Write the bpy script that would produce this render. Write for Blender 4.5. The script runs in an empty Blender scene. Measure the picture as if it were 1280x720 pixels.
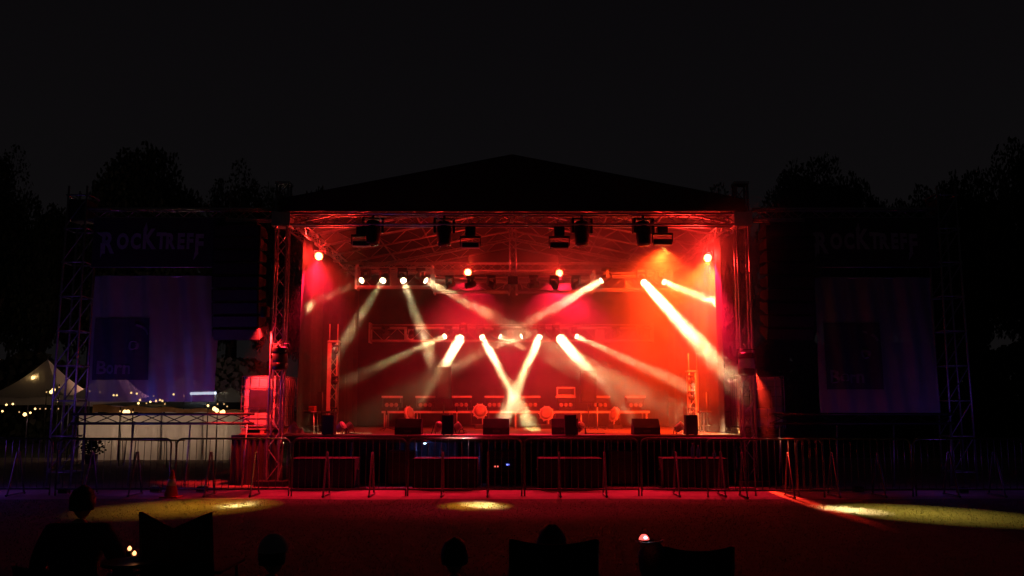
import bpy, bmesh, math, random
from mathutils import Vector, Matrix, noise
random.seed(7)
S = bpy.context.scene
COL = S.collection
R = math.radians

# ------------------------------------------------------------------ camera
F = 1108.0
PITCH = math.atan(150 / F)
EYE = 1.7
cam = bpy.data.cameras.new('camera')
camo = bpy.data.objects.new('camera', cam)
COL.objects.link(camo)
S.camera = camo
cam.sensor_width = 36
cam.lens = 36 * F / 1280
cam.clip_end = 2000
camo.location = (0, 0, EYE)
camo.rotation_euler = (math.pi / 2 + PITCH, 0, 0)

# ------------------------------------------------------------------ night sky
w = bpy.data.worlds.new('World')
S.world = w
w.use_nodes = True
wn = w.node_tree
bg = wn.nodes['Background']
tc = wn.nodes.new('ShaderNodeTexCoord')
sep = wn.nodes.new('ShaderNodeSeparateXYZ')
rmp = wn.nodes.new('ShaderNodeValToRGB')
wn.links.new(tc.outputs['Generated'], sep.inputs[0])
wn.links.new(sep.outputs['Z'], rmp.inputs[0])
wn.links.new(rmp.outputs[0], bg.inputs[0])
rmp.color_ramp.elements[0].position = 0.0
rmp.color_ramp.elements[0].color = (0.0072, 0.0064, 0.0066, 1)
rmp.color_ramp.elements[1].position = 0.55
rmp.color_ramp.elements[1].color = (0.0030, 0.0024, 0.0032, 1)
e = rmp.color_ramp.elements.new(0.22)
e.color = (0.0052, 0.0046, 0.0052, 1)
bg.inputs[1].default_value = 0.72
S.view_settings.view_transform = 'Standard'
S.view_settings.look = 'None'
S.view_settings.exposure = 0
S.view_settings.gamma = 1
S.cycles.max_bounces = 5
S.cycles.diffuse_bounces = 2
S.cycles.glossy_bounces = 2
S.cycles.transmission_bounces = 3
S.cycles.volume_bounces = 0
S.cycles.volume_step_rate = 1.0
S.cycles.volume_max_steps = 96
S.cycles.sample_clamp_indirect = 4


def at(u, v, Y):
    """world point at depth Y that the photograph shows at pixel u, v"""
    c, s = math.cos(PITCH), math.sin(PITCH)
    x = (u - 640) / F
    y = (360 - v) / F
    t = Y / (c - y * s)
    return Vector((x * t, Y, EYE + (s + y * c) * t))


def ground_at(u, v):
    c, s = math.cos(PITCH), math.sin(PITCH)
    x = (u - 640) / F
    y = (360 - v) / F
    t = -EYE / (s + y * c)
    return Vector((x * t, (c - y * s) * t, 0))


# ------------------------------------------------------------------ materials
def pm(name, c1, c2=None, scale=6.0, rough=0.7, metal=0.0, bump=0.0, bscale=None, detail=4, emis=None, es=0, spec=None):
    m = bpy.data.materials.new(name)
    m.use_nodes = True
    nt = m.node_tree
    p = nt.nodes['Principled BSDF']
    p.inputs['Roughness'].default_value = rough
    p.inputs['Metallic'].default_value = metal
    if spec is not None:
        p.inputs['Specular IOR Level'].default_value = spec
    c2 = c2 or tuple(x * 0.65 for x in c1)
    t = nt.nodes.new('ShaderNodeTexCoord')
    n = nt.nodes.new('ShaderNodeTexNoise')
    n.inputs['Scale'].default_value = scale
    n.inputs['Detail'].default_value = detail
    nt.links.new(t.outputs['Object'], n.inputs['Vector'])
    r = nt.nodes.new('ShaderNodeValToRGB')
    r.color_ramp.elements[0].position = 0.32
    r.color_ramp.elements[1].position = 0.68
    r.color_ramp.elements[0].color = (*c2, 1)
    r.color_ramp.elements[1].color = (*c1, 1)
    nt.links.new(n.outputs[0], r.inputs[0])
    nt.links.new(r.outputs[0], p.inputs['Base Color'])
    if bump:
        n2 = nt.nodes.new('ShaderNodeTexNoise')
        n2.inputs['Scale'].default_value = bscale or scale * 4
        n2.inputs['Detail'].default_value = 5
        nt.links.new(t.outputs['Object'], n2.inputs['Vector'])
        b = nt.nodes.new('ShaderNodeBump')
        b.inputs['Strength'].default_value = bump
        b.inputs['Distance'].default_value = 0.02
        nt.links.new(n2.outputs[0], b.inputs['Height'])
        nt.links.new(b.outputs[0], p.inputs['Normal'])
    if emis:
        p.inputs['Emission Color'].default_value = (*emis, 1)
        p.inputs['Emission Strength'].default_value = es
    return m


def translucent(name, col, rough=0.8, mix=0.5, see=0.0):
    m = pm(name, col, tuple(x * 0.85 for x in col), 3, rough)
    nt = m.node_tree
    p = nt.nodes['Principled BSDF']
    out = nt.nodes['Material Output']
    tr = nt.nodes.new('ShaderNodeBsdfTranslucent')
    tr.inputs[0].default_value = (*col, 1)
    mx = nt.nodes.new('ShaderNodeMixShader')
    mx.inputs[0].default_value = mix
    nt.links.new(p.outputs[0], mx.inputs[1])
    nt.links.new(tr.outputs[0], mx.inputs[2])
    last = mx
    if see:
        tp = nt.nodes.new('ShaderNodeBsdfTransparent')
        m2 = nt.nodes.new('ShaderNodeMixShader')
        m2.inputs[0].default_value = see
        nt.links.new(mx.outputs[0], m2.inputs[1])
        nt.links.new(tp.outputs[0], m2.inputs[2])
        last = m2
    nt.links.new(last.outputs[0], out.inputs['Surface'])
    return m


ALU = pm('brushed aluminium', (0.55, 0.55, 0.57), (0.38, 0.38, 0.40), 14, 0.38, 0.75, 0.05)
GALV = pm('galvanised steel', (0.42, 0.43, 0.45), (0.26, 0.27, 0.28), 22, 0.42, 0.8, 0.1)
DULL = pm('dull weathered steel', (0.16, 0.16, 0.17), (0.09, 0.09, 0.10), 22, 0.5, 0.5, 0.1)
PAINTW = pm('pale painted metal', (0.6, 0.58, 0.58), (0.45, 0.44, 0.44), 9, 0.5, 0.1)
BLACKM = pm('black painted metal', (0.022, 0.022, 0.024), (0.012, 0.012, 0.013), 12, 0.45, 0.0, 0.1)
BLACKP = pm('black plastic', (0.016, 0.016, 0.018), (0.009, 0.009, 0.010), 18, 0.38)
SPKW = pm('black speaker paint', (0.018, 0.018, 0.020), (0.011, 0.011, 0.012), 60, 0.85, 0, 0.4, 160, spec=.2)
GRILLE = pm('perforated steel grille', (0.035, 0.035, 0.038), (0.006, 0.006, 0.007), 190, 0.5, 0.3, 0.6, 220)
MOLTON = pm('black stage cloth', (0.036, 0.030, 0.031), (0.022, 0.019, 0.020), 5, 0.95, 0, 0.3, 60)
BACKC = pm('dense black backdrop cloth', (0.020, 0.018, 0.019), (0.012, 0.011, 0.012), 5, 0.95, 0, 0.3, 60)
ROOFC = pm('black roof tarpaulin', (0.030, 0.028, 0.032), (0.020, 0.019, 0.022), 2, 0.7, 0, 0.3, 6)
DECKM = pm('worn plywood stage deck', (0.16, 0.13, 0.11), (0.07, 0.06, 0.055), 3, 0.42, 0, 0.15, 40)
GRASSG = pm('lawn soil and grass', (0.042, 0.050, 0.017), (0.026, 0.030, 0.012), 5, 0.95, 0, 0.25, 38)
BLADE = pm('grass blade', (0.070, 0.070, 0.024), (0.05, 0.055, 0.02), 0.8, 0.8)
TRACK = pm('sand coloured hard surface', (0.22, 0.17, 0.14), (0.15, 0.115, 0.095), 3.5, 0.9, 0, 0.7, 50)
CANVAS = translucent('white tent canvas', (0.62, 0.60, 0.57), 0.8, 0.5)
BANW = translucent('white mesh banner cloth', (0.42, 0.40, 0.42), 0.8, 0.2, 0.38)
BAND = pm('dark banner cloth', (0.022, 0.020, 0.028), (0.016, 0.015, 0.020), 3, 0.85)
INKW = pm('pale grey banner print', (0.30, 0.29, 0.33), (0.22, 0.21, 0.25), 8, 0.8)
INKL = pm('faded banner print', (0.17, 0.16, 0.19), (0.13, 0.12, 0.15), 8, 0.8)
INKD = pm('dark navy banner print', (0.055, 0.05, 0.068), (0.042, 0.038, 0.052), 8, 0.8)
IBCW = translucent('white plastic tank', (0.70, 0.68, 0.66), 0.4, 0.25)
LABEL = pm('dark blue tank label', (0.03, 0.035, 0.07), (0.02, 0.025, 0.05), 9, 0.5)
WOOD = pm('weathered pallet wood', (0.30, 0.21, 0.13), (0.18, 0.12, 0.08), 6, 0.8, 0, 0.4)
TABLEW = pm('varnished beer table wood', (0.42, 0.24, 0.09), (0.30, 0.16, 0.06), 5, 0.5, 0, 0.2)
CONEM = pm('orange rubber cone', (0.60, 0.10, 0.03), (0.45, 0.07, 0.02), 7, 0.6)
CONEW = pm('white reflective band', (0.75, 0.75, 0.75), (0.6, 0.6, 0.6), 9, 0.4)
BARK = pm('tree bark', (0.07, 0.055, 0.04), (0.04, 0.03, 0.024), 8, 0.95, 0, 0.6)
LEAF = pm('dark summer leaves', (0.045, 0.065, 0.022), (0.022, 0.032, 0.012), 0.7, 0.8)
SKIN = pm('skin', (0.42, 0.26, 0.19), (0.36, 0.21, 0.16), 6, 0.55)
HAIRD = pm('dark brown hair', (0.022, 0.014, 0.010), (0.012, 0.008, 0.006), 30, 0.6, 0, 0.5, 120)
NAVY = pm('navy jacket cloth', (0.014, 0.016, 0.035), (0.009, 0.010, 0.024), 14, 0.9, 0, 0.4)
CHAR = pm('charcoal shirt cloth', (0.022, 0.022, 0.028), (0.014, 0.014, 0.018), 14, 0.9, 0, 0.4)
DENIM = pm('dark denim', (0.018, 0.022, 0.045), (0.011, 0.014, 0.030), 20, 0.9, 0, 0.4)
CAPW = pm('pale cap cloth', (0.34, 0.32, 0.33), (0.26, 0.25, 0.26), 10, 0.85)
CHAIRC = pm('dark camping chair canvas', (0.018, 0.018, 0.028), (0.012, 0.012, 0.019), 18, 0.9, 0, 0.3)
BOTTLE = pm('blue plastic water bottle', (0.16, 0.22, 0.55), (0.12, 0.17, 0.42), 8, 0.15)
REDBOX = pm('orange case', (0.65, 0.16, 0.05), (0.5, 0.11, 0.04), 9, 0.5)
FACE = pm('reflector face of lamp', (0.34, 0.28, 0.24), (0.20, 0.16, 0.14), 10, 0.35, 0.1)
CABLE = pm('black rubber cable', (0.015, 0.015, 0.016), (0.010, 0.010, 0.011), 20, 0.5)


def glow(name, col, st):
    m = bpy.data.materials.new(name)
    m.use_nodes = True
    p = m.node_tree.nodes['Principled BSDF']
    p.inputs['Base Color'].default_value = (0.8, 0.8, 0.8, 1)
    p.inputs['Emission Color'].default_value = (*col, 1)
    p.inputs['Emission Strength'].default_value = st
    return m


LENS = glow('lit lamp lens', (1.0, 0.80, 0.42), 14)
LENSR = glow('lit red lamp lens', (1.0, 0.30, 0.05), 12)
LENSOFF = pm('unlit lamp lens', (0.05, 0.05, 0.06), (0.03, 0.03, 0.04), 9, 0.08)
BULB = glow('warm bulb', (1.0, 0.62, 0.22), 3.2)
BULBDIM = glow('dim warm bulb', (1.0, 0.55, 0.2), 0.7)
TUBEL = glow('fluorescent tube light', (0.75, 0.85, 1.0), 1.6)
LEDB = glow('blue indicator light', (0.15, 0.2, 1.0), 2.5)
LEDR = glow('red indicator light', (1.0, 0.15, 0.1), 2.0)
LEDW = glow('bluish white lamp', (0.6, 0.75, 1.0), 9)
EMBER = glow('orange glow point', (1.0, 0.32, 0.12), 4)
REDLED = glow('red blinking light', (1.0, 0.10, 0.08), 2.2)


# ------------------------------------------------------------------ mesh builder
class MB:
    def __init__(s):
        s.v, s.f, s.sm = [], [], []

    def box(s, c, d, rot=None):
        i = len(s.v)
        for z in (-1, 1):
            for x, y in ((-1, -1), (1, -1), (1, 1), (-1, 1)):
                p = Vector((x * d[0] / 2, y * d[1] / 2, z * d[2] / 2))
                if rot is not None:
                    p = rot @ p
                s.v.append(Vector(c) + p)
        for q in ((0, 3, 2, 1), (4, 5, 6, 7), (0, 1, 5, 4), (1, 2, 6, 5), (2, 3, 7, 6), (3, 0, 4, 7)):
            s.f.append([i + k for k in q])
            s.sm.append(False)
        return s

    def bb(s, a, b):
        return s.box([(p + q) / 2 for p, q in zip(a, b)], [abs(q - p) for p, q in zip(a, b)])

    def tube(s, pts, r, n=6, rr=None, caps=True):
        pts = [Vector(p) for p in pts]
        i0 = len(s.v)
        prev = None
        for k, p in enumerate(pts):
            d = (pts[min(k + 1, len(pts) - 1)] - pts[max(k - 1, 0)]).normalized()
            if prev is None:
                a = d.orthogonal().normalized()
            else:
                a = (prev - d * prev.dot(d))
                a = a.normalized() if a.length > 1e-6 else d.orthogonal().normalized()
            prev = a
            b = d.cross(a)
            q = rr[k] if rr else r
            for j in range(n):
                t = 2 * math.pi * j / n
                s.v.append(p + (a * math.cos(t) + b * math.sin(t)) * q)
        for k in range(len(pts) - 1):
            for j in range(n):
                s.f.append([i0 + k * n + j, i0 + k * n + (j + 1) % n, i0 + (k + 1) * n + (j + 1) % n, i0 + (k + 1) * n + j])
                s.sm.append(n > 5)
        if caps:
            s.f.append([i0 + j for j in range(n)][::-1])
            s.f.append([i0 + (len(pts) - 1) * n + j for j in range(n)])
            s.sm += [False, False]
        return s

    def lathe(s, prof, n=20, M=None):
        """prof: (radius, height) pairs round local Z"""
        i0 = len(s.v)
        for r, z in prof:
            for j in range(n):
                t = 2 * math.pi * j / n
                p = Vector((r * math.cos(t), r * math.sin(t), z))
                s.v.append(M @ p if M is not None else p)
        for k in range(len(prof) - 1):
            for j in range(n):
                s.f.append([i0 + k * n + j, i0 + k * n + (j + 1) % n, i0 + (k + 1) * n + (j + 1) % n, i0 + (k + 1) * n + j])
                s.sm.append(True)
        s.f.append([i0 + j for j in range(n)][::-1])
        s.f.append([i0 + (len(prof) - 1) * n + j for j in range(n)])
        s.sm += [False, False]
        return s

    def poly(s, pts):
        i = len(s.v)
        s.v += [Vector(p) for p in pts]
        s.f.append(list(range(i, i + len(pts))))
        s.sm.append(False)
        return s

    def prism(s, prof, x0, x1):
        """closed outline in (y, z) swept along x"""
        i, n = len(s.v), len(prof)
        for x in (x0, x1):
            s.v += [Vector((x, y, z)) for y, z in prof]
        s.f.append([i + k for k in range(n)][::-1])
        s.f.append([i + n + k for k in range(n)])
        for k in range(n):
            s.f.append([i + k, i + (k + 1) % n, i + n + (k + 1) % n, i + n + k])
        s.sm += [False] * (n + 2)
        return s

    def grid(s, fn, nu, nv, smooth=True):
        i = len(s.v)
        for a in range(nu + 1):
            for b in range(nv + 1):
                s.v.append(Vector(fn(a / nu, b / nv)))
        for a in range(nu):
            for b in range(nv):
                q = i + a * (nv + 1) + b
                s.f.append([q, q + nv + 1, q + nv + 2, q + 1])
                s.sm.append(smooth)
        return s

    def build(s, name, mat, parent=None, bevel=0.0):
        me = bpy.data.meshes.new(name)
        me.from_pydata([tuple(p) for p in s.v], [], s.f)
        me.polygons.foreach_set('use_smooth', s.sm)
        me.materials.append(mat)
        me.update()
        o = bpy.data.objects.new(name, me)
        COL.objects.link(o)
        if parent is not None:
            o.parent = parent
        if bevel:
            b = o.modifiers.new('bevel', 'BEVEL')
            b.width = bevel
            b.segments = 2
            b.limit_method = 'ANGLE'
        return o


def tag(o, label=None, cat=None, group=None, kind=None):
    if label: o['label'] = label
    if cat: o['category'] = cat
    if group: o['group'] = group
    if kind: o['kind'] = kind
    return o


def thing(name, label, cat, loc=(0, 0, 0), rz=0, group=None):
    o = bpy.data.objects.new(name, None)
    o.empty_display_size = 0.2
    COL.objects.link(o)
    o.location = loc
    o.rotation_euler = (0, 0, rz)
    return tag(o, label, cat, group)


def copy_tree(o, parent=None):
    c = o.copy()
    COL.objects.link(c)
    if parent is not None:
        c.parent = parent
    for ch in list(o.children):
        copy_tree(ch, c)
    return c


ORD = ['first', 'second', 'third', 'fourth', 'fifth', 'sixth', 'seventh', 'eighth', 'ninth', 'tenth', 'eleventh', 'twelfth']


def truss(root, p, q, wd=0.3, r=0.025, mat=ALU, step=None, up=(0, 0, 1), wd2=None):
    """four chords as parts and one lattice of braces, from p to q"""
    p, q = Vector(p), Vector(q)
    d = (q - p)
    L = d.length
    d.normalize()
    up = Vector(up)
    a = up.cross(d)
    if a.length < 1e-4:
        a = Vector((1, 0, 0))
    a.normalize()
    b = d.cross(a).normalized()
    h1 = wd / 2 - r
    h2 = (wd2 or wd) / 2 - r
    cs = [a * h1 + b * h2, -a * h1 + b * h2, -a * h1 - b * h2, a * h1 - b * h2]
    for c in cs:
        MB().tube([p + c, q + c], r).build('chord', mat, root)
    n = max(2, round(L / (step or wd * 1.1)))
    m = MB()
    for k in range(4):
        c1, c2 = cs[k], cs[(k + 1) % 4]
        for i in range(n):
            s0, s1 = p + d * L * i / n, p + d * L * (i + 1) / n
            x, y = (c1, c2) if i % 2 == 0 else (c2, c1)
            m.tube([s0 + x, s1 + y], r * 0.42, 5)
    m.build('lattice', mat, root)


# ================================================================== LARGE STRUCTURE
# ground
g = MB()
g.grid(lambda a, b: (-160 + 320 * a, -12 + 252 * b, 0), 8, 8, False)
tag(g.build('ground', GRASSG), kind='structure')
g = MB()
g.grid(lambda a, b: (-22 + 44 * a, (17.05 + 0.10 * math.sin(a * 61) * math.sin(a * 23 + 1)) * (1 - b) + 31 * b, 0.004), 120, 4, False)
tag(g.build('hard_path', TRACK), kind='structure')

# grass blades on the lawn in front of the stage
gb = MB()
rg = random.Random(3)
for i in range(42000):
    y = 6.5 + 10.4 * rg.random() ** 0.8
    x = (rg.random() * 2 - 1) * (y * 0.62)
    if 13.2 < y < 16.8 and rg.random() < 0.25:
        x = x * 1.0
    h = 0.010 + 0.016 * rg.random()
    t = rg.random() * 3.14
    wv = 0.003 + 0.002 * rg.random()
    lx, ly = (rg.random() - .5) * 0.04, (rg.random() - .5) * 0.04
    dx, dy = math.cos(t) * wv, math.sin(t) * wv
    gb.poly([(x - dx, y - dy, 0), (x + dx, y + dy, 0), (x + lx, y + ly, h)])
tag(gb.build('grass', BLADE), 'short green grass growing on the lawn', None, None, 'stuff')


# ------------------------------------------------------------------ trees
def crown_mesh(seed, n=26000):
    rn = random.Random(seed)
    clumps = []
    for k in range(60):
        th = rn.random() * 2 * math.pi
        ph = math.acos(1 - 1.7 * rn.random())
        rad = 0.45 + 0.5 * rn.random()
        c = Vector((math.sin(ph) * math.cos(th) * rad, math.sin(ph) * math.sin(th) * rad, math.cos(ph) * rad * 0.95))
        clumps.append((c, 0.18 + 0.17 * rn.random()))
    m = MB()
    for i in range(n):
        c, rad = clumps[i % len(clumps)]
        d = Vector((rn.gauss(0, 1), rn.gauss(0, 1), rn.gauss(0, 1))).normalized() * rad * (0.45 + 0.65 * rn.random() ** 0.6)
        p = c + d
        s = 0.017 + 0.026 * rn.random()
        a = Vector((rn.gauss(0, 1), rn.gauss(0, 1), rn.gauss(0, 1))).normalized()
        b = a.orthogonal().normalized()
        m.poly([p - a * s, p + b * s * 0.6, p + a * s, p - b * s * 0.6])
    return m


CROWNS = []
for sd in (1, 2, 3):
    ob = crown_mesh(sd).build('crown', LEAF)
    CROWNS.append(ob.data)
    bpy.data.objects.remove(ob)


def tree(u, vtop, wpx, Y, label, kind, name='tree', low=0.35):
    top = at(u, vtop, Y)
    H = top.z
    W = wpx / F * Y
    t = thing(name, label, 'tree', (top.x, Y, 0), 0, 'trees behind the festival field')
    tr = MB()
    base = H * low
    rt = 0.018 * H + 0.08
    tr.tube([(0, 0, 0), (0.05, 0, base * .5), (0, .05, base), (0.1, 0, H * 0.75)], rt, 8, [rt * 1.3, rt, rt * .85, rt * .25])
    for k in range(6):
        a = k * 1.05 + u
        z0 = base * (0.85 + 0.15 * k / 3)
        tr.tube([(0, 0, z0), (math.cos(a) * W * .14, math.sin(a) * W * .14, z0 + H * .12), (math.cos(a) * W * .33, math.sin(a) * W * .33, z0 + H * .28)], .1, 6, [rt * .5, rt * .35, rt * .12])
    tr.build('trunk', BARK, t)
    c = bpy.data.objects.new('crown', CROWNS[kind])
    COL.objects.link(c)
    c.parent = t
    hz = (H - base * 0.7) / 2
    c.location = (0, 0, H - hz * 1.02)
    c.scale = (W / 2, W / 2, hz * 1.02)
    c.rotation_euler = (0, 0, u * 0.7)
    return t


for u, v, wp, Y, k, lab in [
    (2, 194, 110, 48, 0, 'tall dark tree cut by the picture edge above the tents'),
    (62, 246, 110, 52, 1, 'low dark tree between the edge tree and the scaffold tower'),
    (188, 190, 150, 50, 2, 'big round tree rising highest behind the banner beside the tents'),
    (128, 228, 90, 56, 0, 'tree shoulder showing between scaffold tower and big round tree'),
    (298, 208, 96, 50, 1, 'pointed tree between the big round tree and the stage tower'),
    (352, 240, 80, 58, 2, 'low tree top beside the roof edge nearest the tents'),
    (398, 244, 100, 62, 0, 'dark tree half hidden behind the sloping roof on the tent side'),
    (890, 238, 100, 62, 1, 'dark tree half hidden behind the roof on the side away from the tents'),
    (1002, 207, 140, 50, 2, 'broad round tree rising behind the unlit loudspeaker array'),
    (1066, 232, 90, 56, 0, 'lower tree beside the broad round tree away from the stage'),
    (1135, 232, 110, 52, 1, 'bushy tree directly above the unlit banner'),
    (1200, 222, 110, 50, 2, 'tree rising behind the outer unlit scaffold tower'),
    (1272, 193, 130, 46, 0, 'tallest tree at the picture edge opposite the tents'),
]:
    tree(u, v, wp, Y, lab, k)


def hedge(x0, x1, Y, H, seed, label):
    rn = random.Random(seed)
    m = MB()
    for i in range(24000):
        x = x0 + (x1 - x0) * rn.random()
        z = rn.random() * H * (0.86 + 0.18 * noise.noise(Vector((x * .4, seed, 0))))
        y = Y + rn.gauss(0, .5)
        p = Vector((x, y, z))
        s = 0.13 + .12 * rn.random()
        a = Vector((rn.gauss(0, 1), rn.gauss(0, .4), rn.gauss(0, 1))).normalized()
        b = a.cross(Vector((0, 1, 0.3))).normalized()
        m.poly([p - a * s, p + b * s * .7, p + a * s, p - b * s * .7])
    t = thing('hedge', label, 'hedge', ((x0 + x1) / 2, Y, 0))
    o = m.build('foliage', LEAF, t)
    o.location = (-(x0 + x1) / 2, -Y, 0)
    m = MB()
    n = int((x1 - x0) / 1.2)
    for i in range(n):
        x = x0 + (i + .5) * (x1 - x0) / n
        m.tube([(x, Y, 0), (x + .1, Y, H * .5), (x, Y + .1, H * .85)], .06, 5)
    o = m.build('branch', BARK, t)
    o.location = (-(x0 + x1) / 2, -Y, 0)


hedge(-46, -12, 44, 4.6, 5, 'tall dark hedge running behind the white tents')
hedge(9, 46, 44, 5.6, 6, 'tall dark hedge beyond the unlit banner away from the tents')

# ------------------------------------------------------------------ stage
YF, YB = 20.0, 29.0
DZ = 1.1
XW = 5.12
st = thing('concert_stage', 'raised open air concert stage with worn plywood deck and black skirt', 'stage', (0, YF, 0))


def part(m, name, mat, root, bevel=0.0):
    o = m.build(name, mat, root, bevel)
    o.location = Vector(o.location) - Vector(root.location)
    return o


m = MB()
nx, ny = 11, 9
for i in range(nx):
    for j in range(ny):
        x0 = -XW + 2 * XW * i / nx
        y0 = YF + (YB - YF) * j / ny
        m.bb((x0 + .004, y0 + .004, DZ - .03), (x0 + 2 * XW / nx - .004, y0 + 1 - .004, DZ))
part(m, 'deck', DECKM, st)
part(MB().bb((-XW, YF - .01, DZ - .16), (XW, YF + .05, DZ - .031)), 'front_beam', BLACKM, st, .006)
part(MB().bb((-XW, YF + .06, DZ - .12), (XW, YB, DZ - .035)), 'subframe', BLACKM, st)
for i in range(8):
    for yy in (YF + .15, YF + 4, YB - .1):
        x = -XW + .1 + (2 * XW - .2) * i / 7
        part(MB().tube([(x, yy, 0), (x, yy, DZ - .12)], .024, 8), 'leg', GALV, st)
m = MB()
m.grid(lambda a, b: (-XW + .1 + (2 * XW - .2) * a, YF + .55 + .03 * math.sin(a * 230) + .02 * math.sin(a * 97), .01 + (DZ - .14) * b), 300, 2)
part(m, 'skirt', MOLTON, st)

# wing platforms carrying the water tanks
for sx, lab in ((-1, 'low dark side platform under the red lit water tank'), (1, 'low dark side platform under the unlit water tank')):
    t = thing('side_platform', lab, 'platform', (sx * 5.72, 20.9, 0), 0, 'side platforms of the stage')
    MB().box((0, 0, 1.06), (1.1, 1.7, .08)).build('deck', BLACKM, t, .005)
    for a in (-1, 1):
        for b in (-1, 1):
            MB().tube([(a * .50, b * .78, 0), (a * .50, b * .78, 1.02)], .024, 8).build('leg', GALV, t)
    MB().grid(lambda a, b: (-.54 + 1.08 * a, -.83 + .02 * math.sin(a * 50), .01 + 1.0 * b), 60, 2).build('skirt', MOLTON, t)

# ------------------------------------------------------------------ roof
rf = thing('stage_roof', 'dark pitched tarpaulin roof with a triangular front gable over the stage', 'roof', (0, YF, 6.1))
XE, ZE, ZP = 5.3, 6.42, 7.46
YR0, YR1 = 19.75, 29.6


def roofz(x):
    return ZE + (ZP - ZE) * (1 - abs(x) / XE)


m = MB()
# pitched sheet (has thickness), slight sag between rafters
for sx in (-1, 1):
    m.grid(lambda a, b: (sx * XE * a, YR0 + (YR1 - YR0) * b, roofz(XE * a) - .03 * math.sin(a * math.pi) * abs(math.sin(b * math.pi * 6))), 8, 48)
part(m, 'roof_sheet', ROOFC, rf)
m = MB()
m.prism([(YR0 - .03, 0), (YR0, 0), (YR0, 1), (YR0 - .03, 1)], -1, 1)
m.v = []
m.f = []
m.sm = []
pts = [(-XE, 6.13), (-XE, ZE), (0, ZP), (XE, ZE), (XE, 6.13)]
i = 0
for yy in (YR0 - .04, YR0 - .01):
    m.v += [Vector((x, yy, z)) for x, z in pts]
m.f = [[0, 4, 3, 2, 1], [5, 6, 7, 8, 9]] + [[k, (k + 1) % 5, 5 + (k + 1) % 5, 5 + k] for k in range(5)]
m.sm = [False] * 7
part(m, 'front_gable', ROOFC, rf)
m = MB()
m.v = [Vector((x, YR1, z)) for x, z in pts] + [Vector((x, YR1 + .03, z)) for x, z in pts]
m.f = [[0, 4, 3, 2, 1], [5, 6, 7, 8, 9]] + [[k, (k + 1) % 5, 5 + (k + 1) % 5, 5 + k] for k in range(5)]
m.sm = [False] * 7
part(m, 'rear_gable', ROOFC, rf)
for sx in (-1, 1):
    part(MB().bb((sx * XE, YR0, 6.13), (sx * (XE + .02), YR1, ZE + .01)), 'side_valance', ROOFC, rf)
for k, yy in enumerate((20.5, 22.0, 23.5, 25.0, 26.5, 28.0, 29.3)):
    for sx in (-1, 1):
        mm = MB()
        for dz in (-.10, -.42):
            mm.tube([(sx * (XE - .12), yy, ZE + dz + .02), (sx * .02, yy, ZP + dz)], .026, 6)
        for q in range(12):
            a0, a1 = q / 12, (q + 1) / 12
            f = lambda a, dz: (sx * ((XE - .12) * (1 - a) + .02 * a), yy, (ZE + .02) * (1 - a) + ZP * a + dz)
            mm.tube([f(a0, -.10 if q % 2 else -.42), f(a1, -.42 if q % 2 else -.10)], .011, 5)
        part(mm, 'rafter', ALU, rf)
for x in (-3.9, -2.6, -1.3, 0, 1.3, 2.6, 3.9):
    part(MB().tube([(x, YR0 + .3, roofz(x) - .07), (x, YR1 - .1, roofz(x) - .07)], .024, 6), 'purlin', ALU, rf)


def beam(name, label, p, q, wd=.3, grp='horizontal roof trusses', cat='truss', **k):
    t = thing(name, label, cat, (Vector(p) + Vector(q)) / 2, 0, grp)
    n0 = len(COL.objects)
    kids0 = set(o.name for o in t.children)
    truss(t, Vector(p) - t.location, Vector(q) - t.location, wd, **k)
    return t


beam('roof_truss', 'long horizontal truss along the front edge of the stage roof', (-5.15, 20.0, 5.98), (5.15, 20.0, 5.98), .30)
beam('roof_truss', 'horizontal truss at the rear eave high behind the lamps', (-5.15, 29.0, 5.98), (5.15, 29.0, 5.98), .30)
beam('roof_truss', 'side eave truss receding above the curtain near the red lit tank', (-5.15, 20.35, 5.98), (-5.15, 28.7, 5.98), .30)
beam('roof_truss', 'side eave truss receding above the curtain in the brightest smoke', (5.15, 20.35, 5.98), (5.15, 28.7, 5.98), .30)
beam('roof_truss', 'slim truss crossing under the roof just behind the two middle red lamps', (-5.0, 25.6, at(640, 334, 25.6).z), (5.0, 25.6, at(640, 334, 25.6).z), .26, r=.02)

# front and rear towers
for (x, y, lab) in [(-5.27, 20.0, 'lattice stage tower before the red lit water tank, blue on its outer side'),
                    (5.27, 20.0, 'lattice stage tower standing in the glowing red smoke beside the unlit tank'),
                    (-5.27, 29.1, 'rear stage tower behind the curtain nearer the tents'),
                    (5.27, 29.1, 'rear stage tower behind the curtain farther from the tents')]:
    t = thing('stage_tower', lab, 'tower', (x, y, 0), 0, 'lattice towers carrying the roof')
    truss(t, (0, 0, .12), (0, 0, 6.8), .32, .028)
    MB().box((0, 0, .06), (.7, .7, .12)).build('base_plate', BLACKM, t, .01)
    MB().box((0, 0, 6.83), (.34, .34, .06)).build('top_plate', ALU, t, .006)
    MB().box((0, 0, 5.98), (.42, .42, .34)).build('sleeve_block', ALU, t, .01)


# ------------------------------------------------------------------ curtains
def curtain(name, label, a, b, z0, z1, amp=.05, fr=26, group=None, mat=MOLTON):
    a, b = Vector(a), Vector(b)
    d = b - a
    n = Vector((-d.y, d.x, 0)).normalized()
    mid = (a + b) / 2
    L = d.length
    m = MB()
    def f(s, h):
        am = amp * (1.15 - .35 * h)
        off = am * (math.sin(s * L * fr / 4) + .5 * math.sin(s * L * fr / 2.3 + 2 + h))
        p = a + d * s + n * off
        return (p.x - mid.x, p.y - mid.y, z0 + (z1 - z0) * h)
    m.grid(f, int(L * 26), 6)
    o = m.build(name, mat)
    o.location = (mid.x, mid.y, 0)
    s = o.modifiers.new('thick', 'SOLIDIFY')
    s.thickness = .006
    return tag(o, label, 'curtain', group)


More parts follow.
